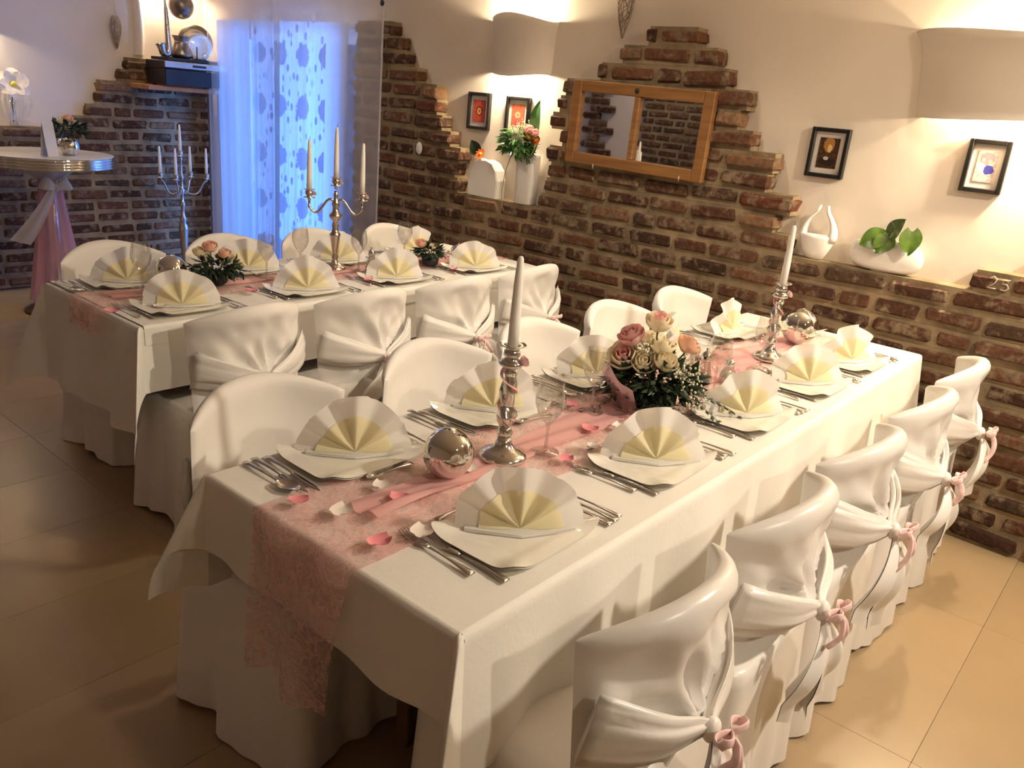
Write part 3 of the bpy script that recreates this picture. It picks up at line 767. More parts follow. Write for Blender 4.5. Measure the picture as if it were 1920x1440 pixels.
def strip(x0, x1, yc, w, z, seed, label):
    r = random.Random(seed); ph = [r.uniform(0, 6.28) for _ in range(6)]
    def fn(u, v):
        x = x0+(x1-x0)*u; vv = 2*v-1
        y = yc+.022*math.sin(2.6*x+ph[0])+.5*w*vv*(.72+.28*math.sin(3.1*x+ph[1]))
        lift = .020*max(0, math.sin(5.3*x+ph[2]))**3*max(0, math.sin(PI*v*1.5+ph[3]))+.006*(1+math.sin(17*x+6*vv+ph[4]))*.5
        return (x, y, z+lift+.001)
    return tag(B().grid(fn, 150, 14).build('organza_strip', 'organza_pink'), label, 'ribbon', None)
strip(.95, 3.40, 1.135, .19, ZT+.0095, 4, 'crumpled pink organza strip laid along the runner of the candlestick table')
strip(1.30, 3.33, 2.93, .13, ZT+.0135, 5, 'crumpled pink organza strip laid along the runner of the candelabra table')

# ------------------------------------------------------------------ place settings
ZP = ZT+.0045
def plate_me():
    b_ = B(); hx, hy = .146, .112
    def fn(u, v):
        a = 2*PI*u; c, s_ = math.cos(a), math.sin(a); k = v
        e = .30
        X, Y = hx*abs(c)**e*(1 if c >= 0 else -1), hy*abs(s_)**e*(1 if s_ >= 0 else -1)
        cor = abs(math.sin(2*a))**2
        z = .004+.003*sstep(.55, .7, k)+(.012*cor+.003)*sstep(.6, 1, k)*k - .003*(1-cor)*sstep(.7, 1, k)
        return (X*k*(1+.035*cor*sstep(.6, 1, k)), Y*k*(1+.035*cor*sstep(.6, 1, k)), z+.004)
    b_.grid(fn, 64, 14, True)
    def under(u, v): p = fn(u, .45+.55*v); return (p[0]*.995, p[1]*.995, max(0, p[2]-.0045-.0035*(1-v)))
    b_.grid(under, 64, 8, True)
    b_.lathe([(0, .001), (.06, .001), (.06, .006)], 24)
    return b_.mesh('plate', 'porcelain')
PLATE = plate_me()
def napkin_parts(seed, spread=1.0):
    r = random.Random(seed); NP = 4; R = .127; out = []
    hs = [r.uniform(-.004, .004) for _ in range(4*NP+2)]
    def layer(R_, off, mat, name, a0, a1):
        b_ = B(); n = 2*NP
        def fn(u, v):
            a = a0+(a1-a0)*u; kk = u*n; tri = abs((kk % 2)-1)*2-1      # -1..1 soft zigzag
            tri = math.sin(tri*PI/2)*.55+tri*.45
            i = min(len(hs)-1, int(kk+.5)); vv = v*R_/R
            rad = (R_*(1+.03*math.cos(2*PI*u*1.5+ph0))+hs[i]*.7-.0035*(1-tri))*v
            dep = off-.0165*tri*(.25+.75*vv)*min(1, vv*3+.1)+.026*vv*vv
            sag = 1-.06*abs(math.cos(a))
            return (rad*math.cos(a)*1.05, dep, rad*math.sin(a)*sag+.007)
        b_.grid(fn, n*6+1, 8); return b_.mesh(name, mat, True)
    ph0 = r.uniform(0, 6)
    out.append(('white_fan', layer(R, .004, 'napkin_white', 'white_fan', -.02, PI+.02)))
    out.append(('yellow_fan', layer(R*.66, -.0015, 'napkin_yellow', 'yellow_fan', .03, PI-.03)))
    b_ = B()
    b_.add([(-.112, -.004, .002), (0, -.030, .002), (.112, -.004, .002), (.10, .030, .002), (-.10, .030, .002), (-.112, -.004, .010), (0, -.028, .005), (.112, -.004, .010), (.10, .030, .010), (-.10, .030, .010)],
           [(4, 3, 2, 1, 0), (5, 6, 7, 8, 9), (0, 1, 6, 5), (1, 2, 7, 6), (2, 3, 8, 7), (3, 4, 9, 8), (4, 0, 5, 9)])
    out.append(('folded_base', b_.mesh('folded_base', 'napkin_white', False)))
    # standing flap behind the fan
    b_ = B(); b_.add([(-.02, .012, .008), (.02, .012, .008), (0, .070, .008), (-.003, .016, .085), (.003, .016, .085)], [(0, 1, 4, 3), (1, 2, 4), (2, 0, 3), (2, 3, 4)])
    out.append(('stay', b_.mesh('stay', 'napkin_white', False)))
    return out
NAP = [napkin_parts(k) for k in (1, 2, 3)]
# cutlery lies along +y (handle end at -y), origin at centre, top on z=0..
def handle(b_, y0, y1, w):
    b_.tube([(0, y0+(y1-y0)*i/9, .004+.0015*math.sin(PI*i/9)) for i in range(10)], [((.0022, w*(1, .95, .80, .62, .5, .42, .36, .32, .30, .30)[i])) for i in range(10)], 10)
def mk_knife():
    b_ = B(); handle(b_, -.105, .0, .0095)
    V = []; n = 12
    for i in range(n+1):
        f = i/n; y = .0+.105*f; w1 = .0055; w2 = .0065+.0035*math.sin(PI*min(1, f*1.1))*(1-f**6)
        tip = 1-f**8
        V += [(-w1*tip, y, .0045), (w2*tip*.9, y, .0035), (-w1*tip, y, .0030), (w2*tip*.9, y, .0028)]
    F = []
    for i in range(n):
        o = i*4; F += [(o, o+1, o+5, o+4), (o+2, o+6, o+7, o+3), (o, o+4, o+6, o+2), (o+1, o+3, o+7, o+5)]
    b_.add(V, F); return b_.mesh('dinner_knife', 'cutlery_steel')
def mk_fork():
    b_ = B(); handle(b_, -.098, .02, .0085)
    b_.tube([(0, .018, .0045), (0, .032, .006), (0, .045, .0055), (0, .050, .005)], [(.0018, .004), (.0018, .010), (.0018, .0115), (.0016, .0115)], 10)
    for k in range(4):
        x = -.0096+.0064*k
        b_.tube([(x, .048, .005), (x, .065, .004), (x, .082, .006), (x*.96, .098, .010)], [(.0014, .0020), (.0014, .0019), (.0013, .0017), (.0008, .0008)], 6)
    return b_.mesh('dinner_fork', 'cutlery_steel')
def mk_spoon(sc=1):
    b_ = B(); handle(b_, -.075*sc, .028*sc, .0075)
    def bowl(u, v):
        a = 2*PI*u; return (.0165*sc*v*math.cos(a), .052*sc+.026*sc*v*math.sin(a)*(1+.12*math.sin(a)), .004+.006*sc*v*v)
    b_.grid(bowl, 20, 6, True)
    def bowl2(u, v): p = bowl(u, v); return (p[0]*1.02, p[1], p[2]-.0016)
    b_.grid(bowl2, 20, 6, True)
    return b_.mesh('spoon', 'cutlery_steel')
KNIFE, FORK, SPOON, DSPOON = mk_knife(), mk_fork(), mk_spoon(1.25), mk_spoon(.85)
rs = random.Random(12)
def loose(name, me, x, y, z, rz, label, cat, group):
    return tag(put(name, me, None, (x, y, z), rz), label, cat, group)
def setting(x, y, side, tab, k, fan_rz, nvar, z0, where, topper=0):
    """side +1: guest sits at -y facing +y; -1: guest sits at +y"""
    rz = 0 if side > 0 else PI
    jr = lambda a: rs.uniform(-a, a)
    tag(put('dinner_plate', PLATE, None, (x, y, z0), rz+jr(.03)), 'wavy rectangular white plate, ' + where, 'plate', 'plates on the %s table' % tab)
    t = thing('folded_napkin', 'white and yellow fan napkin, ' + where, 'napkin', (x-.005, y-.012, z0+.0085), fan_rz, 'fan napkins on the %s table' % tab)
    for nm, me in NAP[nvar % 3]: put(nm, me, t)
    c, s_ = (1, 1) if side > 0 else (-1, -1)
    P = lambda dx, dy: (x+c*dx, y+s_*dy)
    g = '%s of the %s table'
    px, py = P(-.178, .045+jr(.01)); loose('dinner_fork', FORK, px, py, z0, rz+jr(.06), 'outer silver fork, ' + where, 'fork', g % ('forks', tab))
    px, py = P(-.150, .0+jr(.008)); loose('dinner_fork', FORK, px, py, z0, rz+jr(.05), 'inner silver fork under plate rim, ' + where, 'fork', g % ('forks', tab))
    px, py = P(.166, -.005+jr(.008)); loose('dinner_knife', KNIFE, px, py, z0, rz+jr(.05), 'inner silver knife by plate rim, ' + where, 'knife', g % ('knives', tab))
    px, py = P(.190, -.012+jr(.01)); loose('dinner_knife', KNIFE, px, py, z0, rz+jr(.06), 'outer silver knife, ' + where, 'knife', g % ('knives', tab))
    if side < 0 or tab == 'candlestick':
        px, py = P(.212, -.015+jr(.01)); loose('soup_spoon', SPOON, px, py, z0, rz+jr(.05), 'outermost silver soup spoon, ' + where, 'spoon', g % ('soup spoons', tab))
    px, py = P(-.02+jr(.02), .128); loose('dessert_spoon', DSPOON, px, py, z0+.004, rz-PI/2+jr(.15), 'small crosswise dessert spoon, ' + where, 'spoon', g % ('dessert spoons', tab))
FZ = -.70
xs1 = [1.145, 1.665, 2.175, 2.655, 3.075]
for i, x in enumerate(xs1):
    setting(x, .872, 1, 'candlestick', i, FZ+rs.uniform(-.08, .08)+(.25 if i == 4 else 0), i, ZP, 'open-floor side of candlestick table, %s from wall' % ORD[4-i])
xs2 = [1.125, 1.605, 2.095, 2.60, 3.06]
for i, x in enumerate(xs2):
    setting(x, 1.352, -1, 'candlestick', i, [FZ+.05, FZ-.02, FZ+.2, FZ+1.25, FZ+.75][i], i+1, ZP, 'inner side of candlestick table, %s from wall' % ORD[4-i])
xs3 = [1.445, 1.985, 2.465, 2.985]
for i, x in enumerate(xs3):
    setting(x, 2.705, 1, 'candelabra', i, FZ+.22+rs.uniform(-.06, .06), i, ZP+.005, 'inner side of candelabra table, %s from wall' % ORD[3-i])
xs4 = [1.455, 1.985, 2.48, 3.00]
for i, x in enumerate(xs4):
    setting(x, 3.135, -1, 'candelabra', i, FZ+.15+(.5 if i == 3 else 0), i+2, ZP+.005, 'window side of candelabra table, %s from wall' % ORD[3-i])

# ------------------------------------------------------------------ table decoration
ZR1, ZR2 = ZT+.0125, ZT+.017       # on top of runner and organza
def ball(x, y, r, z, label):
    b_ = B(); b_.sphere((0, 0, r), r, 40, 24); t = thing('silver_ball', label, 'ball', (x, y, z)); b_.build('globe', 'chrome', t)
    B().lathe([(0, 2*r-.002), (.006, 2*r-.0015), (.006, 2*r+.001), (.003, 2*r+.003), (0, 2*r+.003)], 10).build('crown', 'silver', t)
for (px, py, r, z, lab) in ((838, 893, .057, ZR1, 'large mirror-finish silver ball beside the twisted candlestick at the table end'), (1493, 645, .071, ZR1, 'mirror-finish silver ball at the wall end of the candlestick table'), (322, 533, .058, ZR2, 'silver ball near the open end of the candelabra table'), (858, 489, .043, ZR2, 'small silver ball, left of the pair by the small posy'), (886, 487, .045, ZR2, 'small silver ball, nearer the brick wall of the pair')):
    x, y = at(px, py, z); ball(x, y+.0, r, z, lab)
def taper(loc, h, r0, label, group):
    t = thing('taper_candle', label, 'candle', loc, 0, group)
    B().lathe([(0, 0), (r0, 0), (r0*.99, h*.3), (r0*.82, h*.7), (r0*.58, h*.97), (r0*.35, h), (0, h+.001)], 16).build('wax_body', 'wax', t)
    B().tube([(0, 0, h-.002), (.001, 0, h+.008), (.003, .001, h+.014)], .0011, 5).build('wick', 'wick', t)
def rose_into(b_out, b_in, c, r, tilt, seed):
    """b_out collects outer petals, b_in the tight heart"""
    rr = random.Random(seed); mat = Matrix.Translation(c) @ Matrix.Rotation(tilt[0], 4, 'X') @ Matrix.Rotation(tilt[1], 4, 'Y')
    for layer, (n, rad, op, hh, bb) in enumerate(((3, .24, .0, .84, b_in), (4, .46, .02, .88, b_in), (5, .72, .05, .78, b_out), (6, .98, .14, .58, b_out))):
        for k in range(n):
            a0 = 2*PI*k/n+layer*.7+rr.uniform(-.15, .15); st = len(bb.V); wd = 2*PI/n*.78
            def fn(u, v):
                uu = 2*u-1; a = a0+uu*wd*(.55+.45*math.sin(PI*min(1, v*.8+.15)))
                rad_ = r*(rad*math.sin(PI*(.08+.56*v))+op*v**5*(1-.35*uu*uu)); z = r*(-.55+(hh+.55)*(v-.10*v*uu*uu))-r*op*.35*v**4
                return (rad_*math.cos(a), rad_*math.sin(a), z)
            bb.grid(fn, 7, 6); bb.xform(mat, st)
def add_rose(parent, c, r, tilt, out_mat, in_mat, seed, name='rose', stem_to=None):
    bo, bi = B(), B(); rose_into(bo, bi, c, r, tilt, seed); o = bo.build(name, out_mat, parent); bi.build('heart', in_mat, o)
    if stem_to: B().tube([Vector(c)-Vector((0, 0, r*.45)), stem_to], .0028, 6).build('stem', 'stem', o)
    return o
def leaves_into(b_, n, centre, spread, size, seed, low=-.4, droop=.3):
    r = random.Random(seed)
    for _ in range(n):
        d = Vector((r.gauss(0, 1), r.gauss(0, 1), r.uniform(low, 1))).normalized(); k = r.uniform(.45, 1)
        p = Vector(centre)+Vector((d.x*spread[0]*k, d.y*spread[1]*k, d.z*spread[2]*k)); L_ = size*r.uniform(.7, 1.3); w = L_*.24
        t = (d+Vector((r.uniform(-.6, .6), r.uniform(-.6, .6), r.uniform(-.6, .4)-droop))).normalized(); s_ = t.cross(Vector((r.uniform(-1, 1), r.uniform(-1, 1), 1))).normalized(); nn = t.cross(s_)
        b_.add([p, p+t*L_*.4+s_*w+nn*w*.25, p+t*L_*.45-nn*w*.1, p+t*L_*.4-s_*w+nn*w*.25, p+t*L_], [(0, 1, 2), (0, 2, 3), (1, 4, 2), (2, 4, 3)])
def sprig_into(b_, p0, d, n, size, seed):
    r = random.Random(seed); d = Vector(d); pts = []
    for i in range(n+1):
        f = i/n; pts.append(Vector(p0)+d*f+Vector((0, 0, -.35*d.length*f*f)))
    b_.tube(pts, .0009, 4)
    for i in range(1, n+1):
        for sd in (-1, 1):
            t = (pts[i]-pts[i-1]).normalized(); s_ = t.cross(Vector((0, 0, 1))).normalized()*sd; p = pts[i]; dd = (t*.6+s_*.8+Vector((0, 0, r.uniform(-.2, .4)))).normalized()*size; w = dd.cross(Vector((0, 0, 1))).normalized()*size*.22
            b_.add([p, p+dd*.5+w, p+dd, p+dd*.5-w, p+dd*.5+Vector((0, 0, .001))], [(0, 1, 4), (1, 2, 4), (2, 3, 4), (3, 0, 4)])
def breath_into(b_, n, pts, spread, seed):
    r = random.Random(seed)
    for _ in range(n):
        c = r.choice(pts); p = (c[0]+r.gauss(0, spread), c[1]+r.gauss(0, spread), c[2]+r.gauss(0, spread*.8)); b_.sphere(p, r.uniform(.0028, .0045), 5, 4)
# twisted single candlesticks
def candlestick(px, py, label):
    x, y = at(px, py, ZR1); t = thing('candlestick', label, 'candlestick', (x, y, ZR1), 0, None)
    B().lathe([(0, 0), (.056, 0), (.058, .004), (.055, .012), (.040, .020), (.026, .028), (.018, .042), (.0155, .055)], 36).build('foot', 'silver', t)
    B().lathe([(.0155, .055), (.020, .066), (.014, .074), (.0125, .080)], 28).build('collar', 'silver', t)
    pr = [(.0125, .080), (.019, .092), (.024, .106), (.019, .122), (.0135, .132), (.0165, .150), (.019, .168), (.0165, .188), (.0125, .205), (.015, .214), (.011, .222)]
    dense = []
    for i in range(len(pr)-1):
        for k in range(5): f = k/5; dense.append((pr[i][0]*(1-f)+pr[i+1][0]*f, pr[i][1]*(1-f)+pr[i+1][1]*f))
    dense.append(pr[-1])
    B().lathe(dense, 36, twist=lambda a, z: .16*math.cos(3*a+z*75)).build('twisted_stem', 'silver', t)
    B().lathe([(.011, .222), (.026, .230), (.030, .237), (.022, .243), (.014, .248), (.020, .256), (.018, .266), (.014, .270), (.022, .276), (.032, .279), (.031, .281), (.015, .277), (.0115, .274)], 32).build('candle_cup', 'silver', t)
    bo, bi = B(), B(); rose_into(bo, bi, (-.008+.022, -.024, .242), .013, (.9, .3), 3); o = bo.build('ribbon_rose', 'ribbon_pink', t); bi.build('heart', 'ribbon_pink', o)
    b_ = B(); b_.tube([(.026*math.cos(a)*(.75), .026*math.sin(a)*.75, .235-.012*a) for a in [k*.35 for k in range(36)]], [(.0045, .0008)]*36, 6); b_.build('ribbon', 'organza_pink', t)
    return (x, y)
x, y = candlestick(942, 857, 'twisted silver candlestick with pink ribbon beside the large silver ball')
taper((x, y, ZR1+.276), .205, .0125, 'white taper candle in the candlestick beside the large silver ball', 'candles in single candlesticks')
x, y = candlestick(1440, 672, 'twisted silver candlestick with pink ribbon at the wall end of the table')
taper((x, y, ZR1+.276), .205, .0125, 'white taper candle in the candlestick at the wall end', 'candles in single candlesticks')
# three-armed table candelabra
cx3, cy3 = 2.335, 2.975
ARM3 = Vector((.80, -.60, 0)).normalized()
t = thing('candelabra', 'silver three-armed candelabra with pink ribbon on the far table runner', 'candelabra', (cx3, cy3, ZR2))
B().lathe([(0, 0), (.055, 0), (.056, .006), (.040, .016), (.016, .030), (.012, .045), (.016, .055), (.010, .066), (.013, .080), (.019, .125), (.022, .150), (.024, .158), (.016, .168), (.013, .180), (.015, .200), (.011, .215), (.026, .232), (.028, .244), (.016, .258), (.012, .275), (.017, .290), (.014, .305), (.008, .318), (.011, .332), (.007, .350)], 32).build('stem', 'brass_silver', t)
def cup(b_, c): b_.lathe([(.004, -.028), (.008, -.022), (.006, -.016), (.026, -.013), (.026, -.011), (.010, -.009), (.017, .002), (.018, .012), (.013, .018), (.024, .022), (.024, .024), (.011, .022), (.009, .014)], 24, c)
b_ = B(); cup(b_, (0, 0, .385)); b_.build('candle_cup', 'brass_silver', t)
tops = [Vector((0, 0, .405))]
for sd in (-1, 1):
    e = ARM3*sd*.115; pts = []
    for i in range(21):
        f = i/20; pts.append(Vector((0, 0, .285))+e*f+Vector((0, 0, .030*math.sin(2*PI*f*.95+.25)*(1-f*.15)-.018*sstep(.75, 1, f)*0-.01*f)))
    pts.append(Vector((0, 0, .30))+e)
    B().tube(pts, [.0055]*len(pts), 8).build('arm', 'brass_silver', t)
    b_ = B(); cup(b_, e+Vector((0, 0, .327))); b_.build('candle_cup', 'brass_silver', t); tops.append(e+Vector((0, 0, .347)))
    bo, bi = B(), B(); rose_into(bo, bi, e+Vector((.012, -.016, .332)), .011, (.9, .3), 5); o = bo.build('ribbon_rose', 'ribbon_pink', t); bi.build('heart', 'ribbon_pink', o)
bo, bi = B(), B(); rose_into(bo, bi, Vector((.012, -.016, .39)), .011, (.9, .3), 6); o = bo.build('ribbon_rose', 'ribbon_pink', t); bi.build('heart', 'ribbon_pink', o)
for i, p in enumerate(tops):
    taper((cx3+p.x, cy3+p.y, ZR2+p.z), .215, .0115, ['tall white taper on the centre of the table candelabra', 'white taper on the candelabra arm towards the bar table', 'white taper on the candelabra arm towards the brick wall'][i], 'candles on the table candelabra')
# wine glasses
def wine_me(h, rb_, rf):
    b_ = B(); s0 = h*.42
    out = [(0, .001), (rf, .0012), (rf, .0025), (rf*.35, .006), (.0045, .014), (.0036, s0*.6), (.0045, s0-.006), (rb_*.35, s0+.006), (rb_*.78, s0+.028), (rb_*.98, s0+.05), (rb_, s0+.065), (rb_*.9, s0+(h-s0)*.8), (rb_*.80, h)]
    inn = [(rb_*.80-.0012, h), (rb_*.9-.0014, s0+(h-s0)*.8), (rb_-.0014, s0+.065), (rb_*.98-.0014, s0+.05), (rb_*.78-.0014, s0+.030), (rb_*.3, s0+.009), (0, s0+.004)]
    b_.lathe(out, 32, cap=False); return b_.mesh('wine_glass', 'glass')
WG = wine_me(.185, .037, .034)
GL = [((1022, 848), ZR1, 'wine glass beside the twisted candlestick and large silver ball', 'candlestick'), ((1336, 742), ZR1, 'wine glass beside the oil cruets', 'candlestick'), ((1424, 692), ZR1, 'wine glass before the candlestick at the wall end', 'candlestick'),
      ((1108, 772), ZR1, 'wine glass just behind the rose bouquet', 'candlestick'),
      ((563, 505), ZR2, 'wine glass just left of the table candelabra stem', 'candelabra'), ((757, 487), ZR2, 'wine glass between the cruets and the small posy', 'candelabra'), ((672, 507), ZR2, 'wine glass right of the table candelabra stem', 'candelabra'), ((268, 548), ZR2, 'wine glass by the silver ball at the open end', 'candelabra'), ((500, 522), ZR2, 'wine glass between the rose posy and the candelabra', 'candelabra')]
for (p, z, lab, tab) in GL:
    x, y = at(*p, z); tag(put('wine_glass', WG, None, (x, y, z), 0), 'clear ' + lab, 'wine glass', 'wine glasses on the %s table' % tab)
# salt, pepper and cruets: pear-shaped glass with silver cap
def shaker(px, py, z, h, fill, label):
    x, y = at(px, py, z); t = thing('cruet', label, 'cruet', (x, y, z))
    B().lathe([(0, .001), (.024, .001), (.027, .008), (.028, .020), (.023, .040), (.015, h*.62), (.013, h*.66), (.0115, h*.66), (.013, h*.60), (.021, .040), (.0255, .020), (.024, .006), (0, .005)], 24, cap=False).build('glass_body', 'glass', t)
    B().lathe([(0, .006), (.022, .006), (.024, .018), (.020, .034), (0, .036)], 20).build('contents', fill, t)
    B().lathe([(.0145, h*.64), (.0165, h*.68), (.0165, h*.78), (.013, h*.86), (.006, h*.90), (.005, h*.94), (.0065, h*.97), (0, h)], 24).build('cap', 'chrome', t)
shaker(1316, 722, ZR1, .125, 'table_wood', 'tall glass cruet with silver cap behind the rose bouquet')
shaker(1296, 705, ZR1, .120, 'wax', 'pale glass cruet with domed silver cap near the pink roses')
shaker(1362, 716, ZR1, .085, 'wax', 'small salt shaker beside the oil cruets')
shaker(696, 510, ZR2, .115, 'black_plastic', 'dark glass cruet with silver cap next to the candelabra')
shaker(735, 508, ZR2, .110, 'wax', 'pale glass cruet with silver cap next to the dark one')
shaker(760, 500, ZR2, .080, 'wax', 'small shaker between the cruets and the posy')
# main rose bouquet
bx, by = 2.0, 1.085
t = thing('rose_bouquet', 'bouquet of pink and cream roses with white filler blossom and dark greenery', 'bouquet', (bx, by, ZR1))
B().lathe([(0, 0), (.05, 0), (.055, .01), (.062, .06), (.058, .062), (.05, .012), (0, .01)], 24).build('bowl', 'black_plastic', t)
b_ = B(); leaves_into(b_, 520, (0, 0, .075), (.125, .125, .06), .045, 3)
for k in range(9): a = 2*PI*k/9; sprig_into(b_, (.08*math.cos(a), .08*math.sin(a), .05), (.12*math.cos(a), .12*math.sin(a), .0), 7, .026, k)
for (a, l) in ((-1.0, .19), (-.7, .17), (-2.4, .13)): sprig_into(b_, (.08*math.cos(a), .08*math.sin(a), .05), (l*math.cos(a), l*math.sin(a), .01), 9, .028, int(l*100))
o = b_.build('foliage', 'leaf_dark', t, False); o['kind'] = 'stuff'
b_ = B(); breath_into(b_, 480, [(.0, -.085, .105), (.03, -.10, .08), (.06, -.06, .13), (-.02, .03, .17), (.08, -.08, .11), (.02, -.11, .05), (.05, .02, .16)], .020, 8); o = b_.build('filler_blossom', 'gypsophila', t, False); o['kind'] = 'stuff'
ROSES = [((-.01, .005, .245), .034, 'rose_cream', 'rose_pink', (.2, -.2), (0, 0, .06)), ((-.04, .065, .195), .034, 'rose_pink', 'rose_pink', (-.2, -.5), (0, 0, .06)), ((-.055, .075, .135), .040, 'rose_cream', 'rose_pink', (.3, -.7), None), ((-.045, .015, .130), .032, 'rose_cream', 'rose_cream', (.5, -.5), None), ((-.015, -.035, .140), .032, 'rose_cream', 'rose_cream', (.5, -.2), None), ((.055, -.06, .185), .030, 'rose_peach', 'rose_peach', (.4, .2), (0, 0, .06)), ((.03, .04, .175), .034, 'rose_cream', 'rose_cream', (0, .1), None), ((.0, -.01, .175), .030, 'rose_cream', 'rose_cream', (.1, 0), None)]
for i, (c_, r_, om, im, tl_, st_) in enumerate(ROSES): add_rose(t, c_, r_*1.15, tl_, om, im, 20+i, stem_to=st_)
# pink tulle wrapped behind the bouquet
b_ = B(); b_.grid(lambda u, v: (-.02+.13*math.cos(1.9+1.5*u)*(.7+.5*v), .13*math.sin(1.9+1.5*u)*(.7+.4*v), .005+.13*v*(.6+.4*math.sin(PI*u))+.008*math.sin(14*u)), 24, 9); b_.build('tulle', 'tulle_pink', t)
# posies on the far table
def posy(px, py, label, roses, leaves, spread, seed):
    x, y = at(px, py, ZR2); t = thing('rose_posy', label, 'bouquet', (x, y, ZR2))
    B().lathe([(0, 0), (.032, 0), (.040, .01), (.045, .05), (.040, .05), (.034, .012), (0, .01)], 20).build('bowl', 'black_plastic', t)
    b_ = B(); leaves_into(b_, leaves, (0, 0, .065), spread, .036, seed)
    for k in range(7): a = 2*PI*k/7+.3; sprig_into(b_, (spread[0]*.6*math.cos(a), spread[0]*.6*math.sin(a), .06), (spread[0]*.9*math.cos(a), spread[0]*.9*math.sin(a), .02), 5, .022, k+seed)
    o = b_.build('foliage', 'leaf_dark', t, False); o['kind'] = 'stuff'
    for i, (c_, r_, om, im) in enumerate(roses): add_rose(t, c_, r_, (.3, -.2), om, im, seed+i, stem_to=(c_[0]*.5, c_[1]*.5, .06))
posy(405, 533, 'posy of peach roses with dark greenery near the silver ball', [((-.015, .01, .145), .030, 'rose_peach', 'rose_pink'), ((-.05, .03, .125), .026, 'rose_cream', 'rose_cream'), ((.03, -.02, .12), .026, 'rose_peach', 'rose_peach'), ((-.02, .05, .10), .024, 'rose_cream', 'rose_cream')], 260, (.095, .095, .05), 40)
posy(806, 497, 'small posy with one pink rose beside the pair of small silver balls', [((-.04, .03, .10), .028, 'rose_peach', 'rose_pink'), ((.01, .0, .085), .022, 'rose_cream', 'rose_cream')], 130, (.065, .065, .035), 60)
# scattered rose petals
def petal_me(mat, seed):
    r = random.Random(seed); b_ = B()
    b_.grid(lambda u, v: ((2*u-1)*.021*math.sin(PI*(.12+.80*v))**.7, (v-.5)*.046, .0015+.006*(2*u-1)**2+.005*(v-.5)**2*4*r.uniform(.9, 1.1)), 9, 8); return b_.mesh('rose_petal', mat)
PW = [petal_me('petal_pink', 1), petal_me('petal_white', 2), petal_me('petal_pink', 3)]
PET = [(712, 1017, 0, 'bright pink petal at the runner edge by the fork of the end setting'), (750, 935, 0, 'pink petal between the end setting spoon and silver ball'), (715, 912, 1, 'white petal beside the dessert spoon near the silver ball'), (880, 880, 1, 'white petal between the large silver ball and candlestick foot'), (1060, 862, 0, 'pink petal below the foot of the wine glass'), (1110, 838, 1, 'white petal right of the wine glass foot'), (1075, 760, 0, 'pink petal behind the wine glass near the bouquet'), (1105, 805, 0, 'pink petal between wine glass and bouquet'),
       (640, 960, 1, 'white petal near the hanging end of the runner'), (790, 1000, 1, 'white petal by the fork tines of the end setting'), (900, 940, 0, 'pink petal in front of the candlestick foot'), (1160, 800, 1, 'white petal under the front of the bouquet'), (1380, 700, 0, 'pink petal between the cruets and the wall-end candlestick'), (1460, 700, 1, 'white petal before the wall-end candlestick'), (1520, 660, 0, 'pink petal by the silver ball at the wall end'), (560, 940, 0, 'pink petal at the very edge of the table end')]
for i, (px, py, k, lab) in enumerate(PET):
    x, y = at(px, py, ZR1+.006); sc = rs.uniform(.8, 1.15)
    o = loose('rose_petal', PW[k if k else (0 if i % 2 else 2)], x, y, ZR1+.004, rs.uniform(0, 6), lab, 'petal', 'petals on the candlestick table'); o.scale = (sc, sc, sc)
for i, (px, py, k, lab) in enumerate([(210, 585, 0, 'pink petal at the open end of the candelabra table'), (300, 575, 1, 'white petal between silver ball and fan napkin'), (470, 545, 0, 'pink petal right of the peach rose posy'), (540, 535, 1, 'white petal left of the table candelabra'), (690, 525, 0, 'pink petal before the dark cruet'), (850, 505, 0, 'pink petal by the pair of small silver balls')]):
    x, y = at(px, py, ZR2+.006)
    loose('rose_petal', PW[k], x, y, ZR2+.004, rs.uniform(0, 6), lab, 'petal', 'petals on the candelabra table')

# ------------------------------------------------------------------ vases on the brick ledge
ZL = 12*CO+.002
def heart_leaf(b_, p, d, n, L_, w):
    """broad glossy leaf from stalk point p along d with face normal n"""
    d = Vector(d).normalized(); n = Vector(n).normalized(); s_ = d.cross(n).normalized(); n = s_.cross(d)
    def fn(u, v):
        uu = 2*u-1; prof = (math.sin(PI*min(1, (v*.93+.07)))**.75)*(1.25-.55*v); back = -.16*abs(uu)**1.5*(1-v)**2
        q = Vector(p)+d*L_*(v+back)+s_*w*.5*uu*prof+n*(L_*.10*math.sin(PI*v)-.10*w*(1-abs(uu))*.6)
        return q
    b_.grid(fn, 13, 12)
    st = len(b_.V)
    def fn2(u, v): return fn(u, v)-n*.0012
    b_.grid(fn2, 13, 12)
# loop vase
t = thing('loop_vase', 'white open-loop ceramic vase standing on the brick ledge', 'vase', (XW+.05, 1.285, ZL))
b_ = B()
b_.lathe([(0, 0), (.034, 0), (.042, .006), (.058, .035), (.070, .065), (.076, .092), (.074, .104), (.064, .104), (.048, .092), (.025, .082), (0, .079)], 32)
b_.V = [(x*.52, y, z) for (x, y, z) in b_.V]
for sd, r0, tip in ((1, .020, .012), (-1, .025, -.020)):
    pts = [(0, sd*.060, .085), (0, sd*.0655, .105), (0, sd*.064, .130), (0, sd*.056, .155), (0, sd*.044, .178), (0, (sd*.030+tip)/2, .205), (0, tip, .232)]
    b_.tube(pts, [(r0*k, r0*k*.8) for k in (1.0, 1.0, .85, .66, .5, .42, .34)], 14)
b_.build('body', 'white_ceramic', t)
